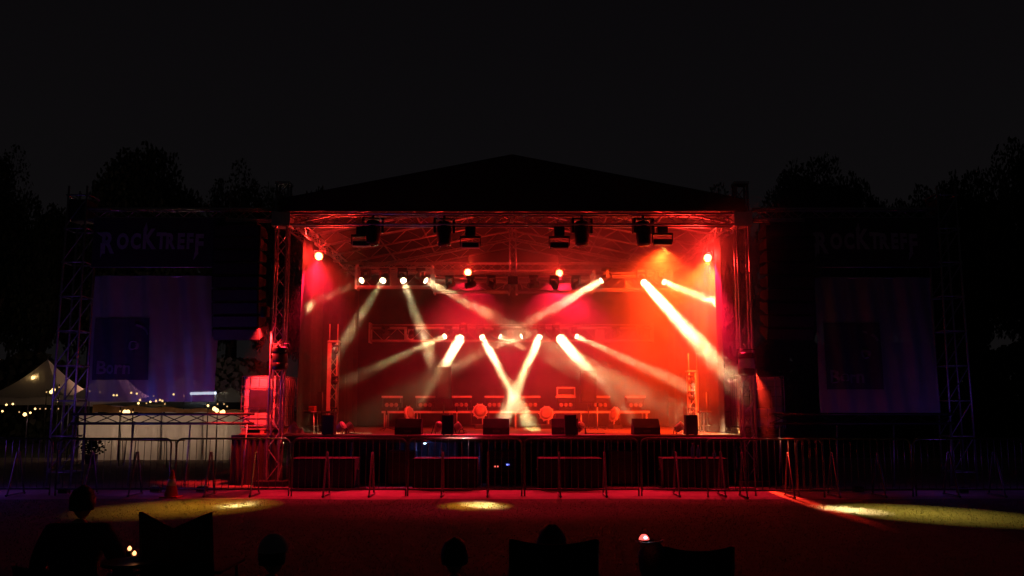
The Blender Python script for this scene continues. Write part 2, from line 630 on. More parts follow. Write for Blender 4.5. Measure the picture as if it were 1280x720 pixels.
curtain('stage_curtain', 'wide black backdrop cloth hanging across the rear of the stage', (-5.2, 28.7, 0), (5.2, 28.7, 0), 1.12, 6.0, .035, 20, None, BACKC)
curtain('stage_curtain', 'pleated dark side curtain with a bright spot, behind the speaker nearer the tents', (-5.0, 20.9, 0), (-5.0, 28.6, 0), 1.12, 5.8, .05, 22)
curtain('stage_curtain', 'pleated side curtain washed orange red by the brightest lamps', (5.0, 20.9, 0), (5.0, 28.6, 0), 1.12, 5.8, .05, 22)

# ------------------------------------------------------------------ PA wings
for sx, side in ((-1, 'purple lit'), (1, 'unlit')):
    x = sx * 9.95
    t = thing('scaffold_tower', f'tall outer scaffold tower beside the {side} banner', 'tower', (x, 20.1, 0), 0, 'outer scaffold towers')
    for a in (-.26, .26):
        for b in (-.26, .26):
            MB().tube([(a, b, 0), (a * .8, b, 6.75)], .024, 8).build('pole', GALV, t)
    mm = MB()
    for k in range(9):
        z = .3 + k * .78
        for b in (-.26, .26):
            mm.tube([(-.26, b, z), (.26, b, z)], .018, 6)
            if k < 8:
                mm.tube([(-.26, b, z), (.26, b, z + .78)], .014, 5)
        for a in (-.26, .26):
            mm.tube([(a, -.26, z), (a, .26, z)], .018, 6)
    mm.build('lattice', GALV, t)
    MB().box((0, 0, 6.2), (.44, .44, .5)).build('hoist_box', BLACKM, t, .02)
    b = thing('wing_truss', f'horizontal truss from the stage tower out above the {side} banner', 'truss', (sx * 7.6, 20.0, 6.1), 0, 'wing trusses')
    truss(b, (-2.1, 0, 0), (2.1, 0, 0), .30)
    b = thing('low_truss', f'low horizontal truss between towers under the {side} banner', 'truss', (sx * 7.75, 19.9, at(200, 523.5, 19.9).z), 0, 'low wing trusses')
    truss(b, (-2.0, 0, 0), (2.0, 0, 0), .26, .028, BLACKM, .52)
    for k in range(4):
        p = (-1.9 + k * 1.25, 0)
        MB().tube([(p[0], -.13, -b.location.z), (p[0] + .06, -.13, -.13)], .02, 6).build('post', GALV, b)


def foldy(u, v):
    """cloth folds of the hanging banners: u, v 0..1"""
    return .055 * math.sin(u * 19 + v * 2.2) * (.35 + .65 * v) + .035 * math.sin(u * 41 + v * 5 + 1) + .07 * math.exp(-((u - .86 - .1 * v) / .05) ** 2) * (1.1 - v)


def text_mesh(s, size, bold=.0, sx=1.0):
    c = bpy.data.curves.new('txt', 'FONT')
    c.body = s
    c.size = size
    c.offset = bold
    c.resolution_u = 3
    o = bpy.data.objects.new('txt', c)
    COL.objects.link(o)
    bpy.context.view_layer.update()
    me = bpy.data.meshes.new_from_object(o.evaluated_get(bpy.context.evaluated_depsgraph_get()))
    bpy.data.objects.remove(o)
    mb = MB()
    mb.v = [Vector((p.co.x * sx, p.co.y, 0)) for p in me.vertices]
    mb.f = [list(p.vertices) for p in me.polygons]
    mb.sm = [False] * len(mb.f)
    bpy.data.meshes.remove(me)
    return mb


def logo(root):
    """festival lettering: tall blocky capitals with spiked ends"""
    x = -1.26
    k = 0
    for ch, sz, dz in (('R', .66, -.10), ('O', .47, 0), ('C', .47, 0), ('K', .62, 0), ('T', .50, 0), ('R', .47, 0), ('E', .47, 0), ('F', .47, 0), ('F', .62, -.12)):
        t = text_mesh(ch, sz, .024, .68)
        x0 = min(p.x for p in t.v)
        x -= .05 if k in (4, 5) else 0
        x1 = max(p.x for p in t.v)
        t.v = [Vector((p.x - x0 + x, -.006 - .001 * k, p.y + dz)) for p in t.v]
        if k == 0:
            t.poly([(x - .03, -.010, .12), (x + .10, -.010, .12), (x - .02, -.010, -.24)])
            t.poly([(x - .14, -.012, .36), (x + .05, -.012, .36), (x + .05, -.012, .22)])
        if k == 3:
            t.poly([(x - .01, -.010, .40), (x + .10, -.010, .40), (x + .06, -.010, .60)])
        if k == 8:
            t.poly([(x - .01, -.010, -.1), (x + .09, -.010, -.1), (x - .03, -.010, -.28)])
        t.build('letter', INKW, root)
        x += (x1 - x0) + .045
        k += 1


for sx, u0, u1, vt, vb, side in ((-1, 118, 268, 345, 502, 'purple lit'), (1, 1018, 1175, 347, 516, 'nearly unlit')):
    YBn = 19.6
    A, B = at(u0, vt, YBn), at(u1, vb, YBn)
    wdt, hgt = abs(B.x - A.x), A.z - B.z
    cx = (A.x + B.x) / 2
    # upper lettering banner
    up = at(640, 303, YBn).z
    t = thing('name_banner', f'dark banner with pale festival name lettering above the {side} sponsor banner', 'banner', (cx, YBn - .04, up), 0, 'festival name banners')
    MB().box((0, .012, .0), (2.95, .012, 1.12)).build('cloth', BAND, t)
    logo(t)
    for z in (-.56, .56):
        MB().tube([(-1.5, .03, z), (1.5, .03, z)], .018, 8).build('rail', GALV, t)
    for ch in t.children:
        if ch.name.startswith('letter'):
            ch.location = (0, 0, -.14)
    # lower sponsor banner
    t = thing('sponsor_banner', f'{side} pleated white mesh banner with a dark printed square', 'banner', (cx, YBn, B.z), 0, 'sponsor banners')
    MB().grid(lambda a, b: ((a - .5) * wdt, foldy(a, b), b * hgt), 90, 14).build('cloth', BANW, t)
    sq0, sq1 = (.03, .47) if sx < 0 else (.06, .53)
    h0, h1 = .17, .66
    MB().grid(lambda a, b: ((sq0 + (sq1 - sq0) * a - .5) * wdt, foldy(sq0 + (sq1 - sq0) * a, h0 + (h1 - h0) * b) - .012, (h0 + (h1 - h0) * b) * hgt), 40, 8).build('printed_square', INKD, t)

    def printed(s, size, fx, fz, bold=.01):
        q = text_mesh(s, size, bold, .95)
        vv = []
        for p in q.v:
            X = (fx - .5) * wdt + p.x
            Z = fz * hgt + p.y
            vv.append(Vector((X, foldy(X / wdt + .5, Z / hgt) - .022, Z)))
        q.v = vv
        q.build('lettering', INKL, t)
    printed('Born', .40, sq0 + .03, .22)
    printed('o', .46, sq0 + (.30 if sx > 0 else .27), .40)
    mm = MB()
    for k in range(8):
        a0, a1 = .25 + k * .14, .25 + (k + 1) * .14
        P = lambda a, r: ((sq0 + .30 - .5) * wdt + r * math.cos(a), foldy(sq0 + .30 + r * math.cos(a) / wdt, .5) - .03, .50 * hgt + r * math.sin(a) * .8)
        mm.poly([P(a0, .34), P(a0, .40), P(a1, .40), P(a1, .34)])
    mm.build('printed_arc', INKL, t)
    MB().tube([(-wdt / 2, 0.05, hgt), (wdt / 2, 0.05, hgt)], .02, 8).build('rail', GALV, t)

# line arrays
for sx, lab in ((-1, 'hanging curved loudspeaker array above the red lit water tank, one edge red'), (1, 'hanging loudspeaker array in shadow beside the glowing tower')):
    cx = at(297 if sx < 0 else 986, 400, 19.7).x
    t = thing('line_array', lab, 'loudspeaker array', (cx, 19.7, 5.75), 0, 'hanging loudspeaker arrays')
    MB().box((0, .2, .06), (.8, .8, .06)).build('rigging_frame', BLACKM, t, .01)
    MB().tube([(0, .2, .09), (0, .2, .34)], .02, 8).build('chain', GALV, t)
    z, y, ang = 0, 0, 0
    for k in range(9):
        ang = R(max(0, k - 2) * 2.8)
        rot = Matrix.Rotation(ang, 3, 'X')
        h = .275
        c = Vector((0, y, z - h / 2))
        mm = MB()
        prof = [(-.30, -h / 2 + .008), (-.30, h / 2 - .008), (.30, h / 2 - .06), (.30, -h / 2 + .06)]
        mm.prism(prof, -.52, .52)
        mm.v = [rot @ p + c for p in mm.v]
        cab = mm.build('cabinet', SPKW, t, .008)
        mm = MB().box((0, -.306, 0), (.98, .012, h - .05))
        mm.v = [rot @ p + c for p in mm.v]
        mm.build('grille', GRILLE, cab)
        z -= h * math.cos(ang) + .004
        y += h * math.sin(ang) * .9


# ------------------------------------------------------------------ pre-rig lighting trusses and lamps
def prerig(label, u0, u1, v, Y, hz=.42, grp='lamp carrying trusses', panel=((.42, .58),)):
    A, B = at(u0, v, Y), at(u1, v, Y)
    c = (A + B) / 2
    L = (B - A).length - .02
    c.y += .34
    t = thing('lamp_truss', label, 'truss', c, 0, grp)
    for z in (-hz / 2, hz / 2):
        for y in (-.17, .17):
            MB().tube([(-L / 2, y, z), (L / 2, y, z)], .026, 8).build('chord', PAINTW, t)
    MB().tube([(-L / 2, 0, hz / 2 + .10), (L / 2, 0, hz / 2 + .10)], .02, 8).build('hanging_bar', PAINTW, t)
    for s in (-1, 1):
        mm = MB()
        x = s * (L / 2 - .01)
        for y in (-.2, .2):
            mm.box((x, y, .04), (.05, .03, hz + .22))
        mm.box((x, 0, hz / 2 + .14), (.048, .42, .03))
        mm.box((x, 0, -hz / 2 - .05), (.048, .42, .03))
        mm.build('end_frame', PAINTW, t)
    for a, b in panel:
        MB().box((L * ((a + b) / 2 - .5), .20, 0), (L * (b - a), .008, hz - .04)).build('panel', PAINTW, t)
    mm = MB()
    n = int(L / .4)
    for k in range(n):
        for y in (-.17, .17):
            x0 = -L / 2 + L * k / n
            if y > 0:
                mm.tube([(x0, y, -hz / 2), (x0 + L / n, y, hz / 2)] if k % 2 else [(x0, y, hz / 2), (x0 + L / n, y, -hz / 2)], .009, 5)
    mm.build('lattice', PAINTW, t)
    return t


def moving_head(loc, d, label, lit, group, s=1.0, hang=True):
    """base, yoke, head pointing along d, lens"""
    d = Vector(d).normalized()
    t = thing('moving_head_light', label, 'stage light', loc, 0, group)
    up = 1 if hang else -1
    b = MB().box((0, 0, up * .235 * s), (.26 * s, .22 * s, .07 * s)).build('base', BLACKP, t, .01)
    yaw = math.atan2(d.y, d.x) - math.pi / 2
    Rz = Matrix.Rotation(yaw, 3, 'Z')
    mm = MB()
    for sx in (-1, 1):
        mm.box((sx * .125 * s, 0, up * .10 * s), (.03 * s, .09 * s, .20 * s))
    mm.box((0, 0, up * .188 * s), (.27 * s, .10 * s, .02 * s))
    mm.v = [Rz @ p for p in mm.v]
    mm.build('yoke', BLACKP, t)
    q = d.to_track_quat('Z', 'Y').to_matrix()
    mm = MB()
    mm.lathe([(.03 * s, -.17 * s), (.085 * s, -.15 * s), (.098 * s, -.05 * s), (.098 * s, .05 * s), (.088 * s, .12 * s), (.092 * s, .15 * s), (.085 * s, .155 * s)], 18, q)
    mm.build('head', BLACKP, t)
    mm = MB()
    mm.lathe([(.080 * s, .153 * s), (.074 * s, .166 * s), (.03 * s, .174 * s)], 18, q)
    mm.build('lens', LENS if lit else LENSOFF, t)
    return t, Vector(loc) + d * .19 * s


def spot(name, a, d, energy, ang, col, r=.05, blend=.25, scale=None):
    l = bpy.data.lights.new(name, 'SPOT')
    l.energy = energy
    l.color = col
    l.spot_size = R(ang)
    l.spot_blend = blend
    l.shadow_soft_size = r
    o = bpy.data.objects.new(name, l)
    COL.objects.link(o)
    o.location = a
    o.rotation_euler = Vector(d).to_track_quat('-Z', 'Y').to_euler()
    if scale:
        o.scale = scale
    return o


def lamp(name, typ, loc, energy, col, size=.1):
    l = bpy.data.lights.new(name, typ)
    l.energy = energy
    l.color = col
    if typ == 'POINT':
        l.shadow_soft_size = size
    o = bpy.data.objects.new(name, l)
    COL.objects.link(o)
    o.location = loc
    return o


def beam_area(a, d, power, spread, col, size=.15):
    l = bpy.data.lights.new('beam_light', 'AREA')
    l.shape = 'DISK'
    l.size = size
    l.spread = R(spread)
    l.energy = power
    l.color = col
    o = bpy.data.objects.new('beam_light', l)
    COL.objects.link(o)
    o.location = a
    o.rotation_euler = Vector(d).to_track_quat('-Z', 'Y').to_euler()
    return o


WY = (1.0, 0.68, 0.31)
YU, YL = 23.0, 27.0
prerig('upper lamp truss on the tent side carrying four lit lamps', 443, 540, 347, YU, .42)
prerig('upper middle lamp truss carrying unlit lamps, on the tent side of the mast', 541, 637, 356, YU, .28, panel=())
prerig('upper middle lamp truss carrying unlit lamps, just past the mast', 645, 741, 356, YU, .28, panel=())
prerig('upper lamp truss at the far end in the brightest smoke', 743, 842, 352, YU, .36)
prerig('lower rear lamp truss on the tent side with two dark lamps', 460, 578, 417, YL, .40, panel=((.36, .46),))
prerig('lower rear lamp truss in the middle with four lit lamps', 579, 697, 417, YL, .40, panel=((.46, .54),))
prerig('lower rear lamp truss on the side away from the tents', 698, 818, 417, YL, .40, panel=((.4, .5),))

E0 = 8
UP = 'moving head lamps in the upper lamp trusses'
LO = 'moving head lamps in the lower rear lamp trusses'
beams = [
    # u, v, Y, target, energy, cone, label, group
    (453, 350, YU, at(384, 384, 21.6), .45, (6, 0.13), 'dimly lit lamp at the tent end of the upper truss', UP),
    (479, 350, YU, ground_at(300, 631), 1.5, (5, 0.16), 'second lamp from the tent end of the upper truss, beam slanting tentward', UP),
    (504, 350, YU, ground_at(604, 631), 2.0, (5, 0.16), 'third lamp from the tent end of the upper truss, beam steeply down', UP),
    (531, 350, YU, at(700, 440, 22.0), 5.2, (6.5, 0.18), 'fourth lamp from the tent end of the upper truss, long beam to the middle', UP),
    (753, 350, YU, at(560, 462, 22.2), 4.0, (7.5, 0.17), 'upper lamp past the middle whose beam slants back towards the middle', UP),
    (804, 352, YU, ground_at(1062, 637), 8.0, (5.5, 0.2), 'brightest upper lamp with a broad beam slanting down past the glowing tower', UP),
    (829, 352, YU, at(893, 377, 21.9), 2.8, (5, 0.15), 'last upper lamp, short beam ending in a spot on the orange curtain', UP),
    (557, 420, YL, at(450, 468, 25.0), 2.2, (6, 0.15), 'first lit lamp of the lower row, beam slanting towards the tents', LO),
    (577, 420, YL, at(554, 459, 26.35), 13, (4, 0.3), 'second lit lamp of the lower row, short broad glaring beam', LO),
    (602, 420, YL, at(645, 500, 25.4), 7.5, (7, 0.2), 'third lit lamp of the lower row, beam crossing down to mid deck', LO),
    (624, 420, YL, at(745, 480, 26.4), 1.1, (7, 0.14), 'fourth lit lamp of the lower row, first of the crossing pair', LO),
    (653, 420, YL, at(540, 468, 26.4), .75, (7, 0.14), 'fifth lit lamp of the lower row, second of the crossing pair', LO),
    (675, 420, YL, at(640, 500, 25.4), 7.5, (7, 0.2), 'sixth lit lamp of the lower row, beam slanting down to mid deck', LO),
    (698, 420, YL, at(735, 463, 26.35), 13, (4, 0.3), 'seventh lit lamp of the lower row, broad glaring beam', LO),
    (720, 420, YL, at(860, 484, 24.4), 2.0, (6, 0.15), 'last lit lamp of the lower row, beam slanting away from the tents', LO),
]
for u, v, Y, tg, k, cone, lab, grp in beams:
    p = at(u, v, Y)
    d = (tg - p).normalized()
    t, tip = moving_head(p - d * .12, d, lab, True, grp, .95)
    beam_area(tip, d, E0 * k, cone[0], WY, cone[1])
# soft yellow pools on the lawn
for (u, v), g, e, sp, col in [((452, 311), (245, 633), 34, 26, (1, .40, .02)), ((588, 313), (594, 632), 11, 13, (1, .40, .02)), ((828, 309), (1150, 641), 34, 20, (.95, .62, .10))]:
    p = at(u, v, 19.2)
    beam_area(p, ground_at(*g) - p, e, sp, col, .06)
for u, v, Y, lab, grp in [
    (562, 357, YU, 'unlit lamp in the middle upper truss, first from the tent side', UP),
    (588, 357, YU, 'unlit lamp in the middle upper truss under the red lamp on the tent side', UP),
    (614, 357, YU, 'unlit lamp in the middle upper truss close to the mast, tent side', UP),
    (667, 357, YU, 'unlit lamp in the middle upper truss just past the mast', UP),
    (693, 357, YU, 'unlit lamp in the upper truss under the red lamp past the mast', UP),
    (720, 357, YU, 'unlit lamp in the upper truss farthest past the mast', UP),
    (482, 419, YL, 'dark lamp at the tent end of the lower truss', LO),
    (514, 419, YL, 'dark lamp second from the tent end of the lower truss', LO),
    (770, 419, YL, 'dark lamp in the lower truss just after the last lit one', LO),
    (800, 419, YL, 'dark lamp at the far end of the lower truss', LO)]:
    moving_head(at(u, v - 1, Y), (random.uniform(-.9, .9), -.3, -.2), lab, False, grp, .9)

# mast in the middle with a hoist
t = thing('centre_mast', 'thin lattice mast hanging in the middle between the lamp trusses', 'mast', (at(641, 325, 23.2).x, 23.2, 0))
truss(t, (0, 0, at(640, 366, 23.2).z), (0, 0, 6.95), .20, .018)
MB().box((0, 0, at(640, 351, 23.2).z), (.26, .26, .22)).build('hoist', BLACKM, t, .02)
for a in (-.12, .12):
    MB().tube([(a, -.1, at(640, 346, 23.2).z), (a * 2.2, -.12, at(640, 362, 23.2).z)], .012, 6).build('shackle', PAINTW, t)

# large black moving heads and blinders hanging from the front truss
FT = 'big dark fixtures hanging from the front truss'
for u, v, lab in [(466, 288, 'big black lamp hanging from the front truss nearest the tents'),
                  (555, 289, 'second big black lamp on the front truss from the tent side'),
                  (727, 289, 'third big black lamp on the front truss, past the mast'),
                  (804, 289, 'big black lamp hanging just above the brightest beam')]:
    p = at(u, v + 3, 20.0)
    t, _ = moving_head(p, (.02, -.12, -1), lab, False, FT, 1.75)
    for ch in t.children:
        if ch.name.startswith('base'):
            ch.scale = (1, 1, 1.8)
    MB().tube([(0, 0, .42), (0, 0, 5.85 - p.z)], .03, 8).build('clamp', BLACKM, t)
for u, v, lab in [(452, 305, 'small flood lamp beside the big lamp nearest the tents'),
                  (588, 307, 'wide flood lamp under a black bracket, tent side of the mast'),
                  (699, 307, 'wide flood lamp under a black bracket, past the mast'),
                  (828, 303, 'flood lamp beside the big lamp above the brightest beam')]:
    p = at(u, v, 20.0)
    t = thing('flood_light', lab, 'stage light', p, 0, 'flood lamps on the front truss')
    MB().box((0, 0, .0), (.42, .18, .13)).build('housing', PAINTW if u < 600 else BLACKM, t, .012)
    MB().box((0, -.095, 0), (.36, .01, .09)).build('lens', LENSOFF, t)
    mm = MB()
    mm.box((0, 0, .19), (.48, .10, .05))
    for s in (-1, 1):
        mm.box((s * .23, 0, .09), (.02, .06, .2))
    mm.build('bracket', BLACKM, t)
    MB().box((0, 0, .21 + (5.82 - p.z - .21) / 2), (.24, .2, 5.82 - p.z - .21)).build('driver_box', BLACKM, t, .02)

# red lamps
RP = 'small red flood lamps under the roof'
for u, v, Y, k, lab, tgt in [
    (399, 320, 21.6, .75, 'bright red lamp on the tent side above the side curtain', (-3.2, 24.5, 1.0)),
    (585, 340, 24.6, .95, 'red lamp above the middle trusses, tent side of the mast', (-1.6, 27.2, 1.6)),
    (699, 341, 24.6, .99, 'red lamp above the middle trusses, past the mast', (1.8, 27.2, 1.6)),
    (884, 322, 21.6, 11, 'red lamp glowing orange above the bright side curtain', (4.3, 25.0, 1.2))]:
    p = at(u, v, Y)
    t = thing('par_light', lab, 'stage light', p, 0, RP)
    d = (Vector(tgt) - p).normalized()
    q = Vector((0, -1, -.35)).to_track_quat('Z', 'Y').to_matrix()
    MB().lathe([(.05, -.18), (.09, -.15), (.10, .03), (.108, .05)], 18, q).build('can', BLACKM, t)
    MB().lathe([(.098, .045), (.088, .06), (.03, .066)], 18, q).build('lens', LENSR, t)
    MB().tube([(-.12, 0, 0), (-.12, 0, .14), (.12, 0, .14), (.12, 0, 0)], .012, 6).build('yoke', BLACKM, t)
    MB().tube([(0, 0, .14), (0, 0, .5)], .014, 6).build('hook', BLACKM, t)
    spot('red_light', p + Vector((0, -.12, -.06)), d, 1500 * k, 94, (1.0, .038, .004) if k > 1 else (1.0, .018, .012), .08, .6)
    spot('red_light', p + Vector((0, -.12, -.1)), Vector((-p.x * .05, -(Y - 18.3), -p.z)), 3400 * (.55 + .45 * min(k, 1)), 33, (1.0, .008, .04), .08, .9, (2.6, 1, 1))
    o = lamp('red_spill', 'POINT', p + Vector((0, -.25, .02)), (110 if u < 800 else 200), (1.0, .02, .015), .08)

# wide orange red wash from the flood lamp beside the brightest beam
spot('red_light', at(826, 314, 21.2), Vector((.15, 1.2, -1.3)), 5500, 125, (1.0, .042, .004), .12, 1.0)
# totems
for u, Y, vt, vb, sx, lab in [(417, 24.0, 428, 536, 1, 'red lit upright lamp totem with guy rope on the tent side of the deck'),
                              (866, 24.0, 465, 536, -1, 'upright lamp totem glowing in orange smoke near the far curtain')]:
    top = at(u, vt, Y)
    t = thing('lamp_totem', lab, 'light totem', (top.x, Y, DZ), 0, 'upright lamp totems')
    H = top.z - DZ
    truss(t, (0, 0, .04), (0, 0, H), .30, .022, PAINTW)
    MB().box((0, 0, .02), (.6, .6, .04)).build('base_plate', BLACKM, t)
    MB().box((-.08 * sx, -.155, H / 2 + .05), (.13, .008, H - .15)).build('cover', PAINTW, t)
    MB().box((0, 0, H + .02), (.36, .34, .04)).build('top_plate', PAINTW, t)
    for a in (-.11, .11):
        MB().tube([(a, 0, H + .04), (a, 0, H + .5)], .018, 6).build('spigot', PAINTW, t)
    if sx > 0:
        MB().tube([(-.1, 0, H + .45), (-.62, .6, 0)], .007, 5).build('guy_rope', CABLE, t)
    for k in range(3):
        moving_head((top.x + .09 * sx, Y - .12, DZ + .45 + k * (H - .7) / 2), (.3 * sx, -1, .1 - .2 * k),
                    f'{["lowest", "middle", "topmost"][k]} dark lamp on the {"tent side" if sx > 0 else "orange lit"} totem', False, 'lamps mounted on the totems', .62)

# fixtures clamped on the front towers
for u, v, lab in [(350, 448, 'black lamp clamped to the tower in front of the red lit tank'), (933, 455, 'silver and black lamp clamped to the glowing tower')]:
    p = at(u, v, 19.75)
    t = thing('tower_lamp', lab, 'stage light', p, 0, 'lamps clamped to the front towers')
    body = PAINTW if u > 600 else BLACKM
    MB().lathe([(.15, -.10), (.165, -.08), (.165, .10), (.15, .12)], 20).build('body', body, t)
    MB().lathe([(.17, .12), (.18, .14), (.18, .22), (.15, .25)], 20).build('top_housing', BLACKP, t)
    MB().lathe([(.14, -.26), (.175, -.22), (.178, -.12), (.16, -.10)], 20).build('lower_housing', BLACKP, t)
    MB().tube([(-.2, 0, 0), (-.2, 0, .32), (.2, 0, .32), (.2, 0, 0)], .016, 6).build('yoke', BLACKM, t)
    MB().tube([(0, 0, .32), (.02, .08, .40), (0, .2, .46)], .02, 6).build('clamp', PAINTW, t)

# ------------------------------------------------------------------ riser with strobe lamps
YRi = 26.6
zr = at(640, 513, YRi).z
r0, r1 = at(477, 513, YRi).x, at(812, 513, YRi).x
t = thing('backline_riser', 'long low riser on legs across the rear of the deck', 'riser', ((r0 + r1) / 2, YRi + .5, DZ))
W = r1 - r0
MB().box((0, 0, zr - DZ - .04), (W, 1.0, .08)).build('deck', BLACKM, t, .006)
MB().box((0, -.505, zr - DZ - .05), (W, .01, .06)).build('edge_trim', PAINTW, t)
for k in range(9):
    for yy in (-.42, .42):
        MB().tube([(-W / 2 + .08 + (W - .16) * k / 8, yy, 0), (-W / 2 + .08 + (W - .16) * k / 8, yy, zr - DZ - .08)], .024, 8).build('leg', PAINTW, t)
ST = 'flat topped strobe lamps standing on the rear riser'


def strobe():
    t = thing('strobe_light', 'x', 'stage light', (0, 0, 0), 0, ST)
    MB().box((0, 0, .40), (.60, .34, .06)).build('top_plate', PAINTW, t, .01)
    MB().box((0, 0.02, .30), (.52, .26, .13)).build('housing', BLACKM, t, .015)
    mm = MB()
    for s in (-1, 1):
        mm.box((s * .29, 0, .24), (.025, .08, .28))
    mm.box((0, 0, .10), (.605, .10, .025))
    mm.build('yoke', BLACKM, t)
    MB().box((0, .02, .045), (.36, .28, .09)).build('base', BLACKM, t, .012)
    for k in range(3):
        q = Matrix.Rotation(R(90), 3, 'X')
        mm = MB().lathe([(.05, 0), (.062, .02), (.05, .045)], 12, q)
        mm.v = [p + Vector(((k - 1) * .14, -.13, .16)) for p in mm.v]
        mm.build('lamp_face', FACE, t)
    return t


sp = strobe()
for i, u in enumerate((490, 532, 577, 618, 663, 707, 750, 794)):
    o = sp if i == 0 else copy_tree(sp)
    o.location = (at(u, 513, YRi + .3).x, YRi + .3, zr)
    o['label'] = f'{ORD[i]} flat topped strobe lamp on the rear riser, counted from the tent side'
# case on the sixth strobe
p = at(707, 491, YRi + .35)
t = thing('amplifier_case', 'red lit case standing on top of the sixth strobe lamp', 'case', (p.x, YRi + .3, zr + .431))
MB().box((0, 0, .13), (.56, .34, .26)).build('body', PAINTW, t, .015)
MB().box((0, -.172, .13), (.48, .006, .18)).build('front_panel', BLACKM, t)
MB().tube([(-.1, 0, .26), (-.1, 0, .29), (.1, 0, .29), (.1, 0, .26)], .01, 6).build('handle', BLACKM, t)

# tall cabinets catching the two glaring beams
for u, v, lab in [(555, 458, 'tall black cabinet under the glaring beam nearer the tents'), (735, 463, 'tall black cabinet under the glaring beam past the mast')]:
    p = at(u, v, 26.45)
    t = thing('tall_cabinet', lab, 'loudspeaker', (p.x, 26.45, DZ), 0, 'tall cabinets before the riser')
    hh = .95
    MB().box((0, 0, p.z - DZ - hh / 2), (.46, .40, hh)).build('body', SPKW, t, .01)
    MB().box((0, -.206, p.z - DZ - hh / 2), (.28, .01, hh - .1)).build('grille', GRILLE, t)
    MB().tube([(0, 0, .03), (0, 0, p.z - DZ - hh)], .02, 8).build('stand_pole', BLACKM, t)
    MB().lathe([(.24, 0), (.24, .02), (.05, .035)], 20).build('foot', BLACKM, t)


# round floor lights between
def round_light(u, v, Y, yaw, lab, rad=.21):
    p = at(u, v, Y)
    t = thing('round_flood_light', lab, 'stage light', (p.x, Y, DZ), yaw, 'round floor lamps on the deck')
    zc = p.z - DZ
    q = Vector((0, -1, .25)).to_track_quat('Z', 'Y').to_matrix()
    mm = MB().lathe([(rad * .7, -.10), (rad, -.04), (rad, .02), (rad * .9, .035)], 22, q)
    mm.v = [x + Vector((0, 0, zc)) for x in mm.v]
    mm.build('housing', PAINTW, t)
    mm = MB().lathe([(rad * .88, .034), (rad * .5, .05), (.02, .056)], 22, q)
    mm.v = [x + Vector((0, 0, zc)) for x in mm.v]
    mm.build('reflector', FACE, t)
    for k in range(10):
        a = k * 2 * math.pi / 10
        mm = MB().tube([q @ Vector((math.cos(a) * rad, math.sin(a) * rad, 0)) + Vector((0, 0, zc)), q @ Vector((math.cos(a) * (rad + .035), math.sin(a) * (rad + .035), 0)) + Vector((0, 0, zc))], .014, 6)
        mm.build('rim_knob', PAINTW, t)
    MB().tube([(-rad - .05, 0, zc), (-rad - .05, 0, .12), (rad + .05, 0, .12), (rad + .05, 0, zc)], .014, 6).build('yoke', BLACKM, t)
    MB().box((0, 0, .06), (.3, .3, .12)).build('base', BLACKM, t, .01)


round_light(512, 517, 26.2, 1.05, 'round floor lamp turned sideways, nearest the tents')
round_light(600, 514, 26.2, .15, 'round orange lit floor lamp facing the field, tent side of mid deck')
round_light(683, 517, 26.2, -.25, 'round orange lit floor lamp facing the field, past mid deck')
round_light(768, 518, 26.2, -1.05, 'round floor lamp turned sideways, farthest from the tents')


# ------------------------------------------------------------------ front edge: monitors and fills
def wedge():
    t = thing('floor_monitor', 'x', 'loudspeaker', (0, 0, 0), 0, 'wedge monitors along the front of the deck')
    MB().prism([(-.22, 0), (-.22, .16), (-.02, .36), (.10, .36), (.26, .05), (.26, 0)], -.30, .30).build('cabinet', SPKW, t, .008)
    g = MB().prism([(.11, .335), (.125, .345), (.265, .075), (.25, .065)], -.27, .27).build('grille', GRILLE, t)
    MB().box((0, -.222, .08), (.16, .006, .06)).build('connector_plate', BLACKM, t)
    return t


wd = wedge()
for i, u in enumerate((511, 620, 706, 807)):
    o = wd if i == 0 else copy_tree(wd)
    o.location = (at(u, 543, 20.55).x, 20.55, DZ)
    o.rotation_euler[2] = (0, .03, -.05, .02)[i]
    o['label'] = ['black wedge monitor on the deck edge nearest the tents', 'black wedge monitor in front of the round lamp at mid deck',
                  'black wedge monitor partly hidden behind a small upright speaker', 'black wedge monitor on the deck edge farthest from the tents'][i]


def fill():
    t = thing('front_fill_speaker', 'x', 'loudspeaker', (0, 0, 0), 0, 'small upright speakers on the deck edge')
    MB().box((0, 0, .23), (.26, .27, .43)).build('cabinet', SPKW, t, .012)
    MB().box((0, -.139, .23), (.23, .008, .39)).build('grille', GRILLE, t)
    for a in (-.09, .09):
        for b in (-.09, .09):
            MB().lathe([(.018, 0), (.018, .016)], 8, None).build('rubber_foot', BLACKP, t).location = (a, b, 0)
    return t


fl = fill()
for i, u in enumerate((411, 560, 713, 864)):
    o = fl if i == 0 else copy_tree(fl)
    o.location = (at(u, 543, 20.16).x, 20.16, DZ)
    o['label'] = ['small upright black speaker on the deck edge in front of the red totem', 'small upright black speaker standing between the first two wedge monitors',
                  'small upright black speaker standing right before a wedge monitor', 'small upright black speaker in front of the orange smoky totem'][i]


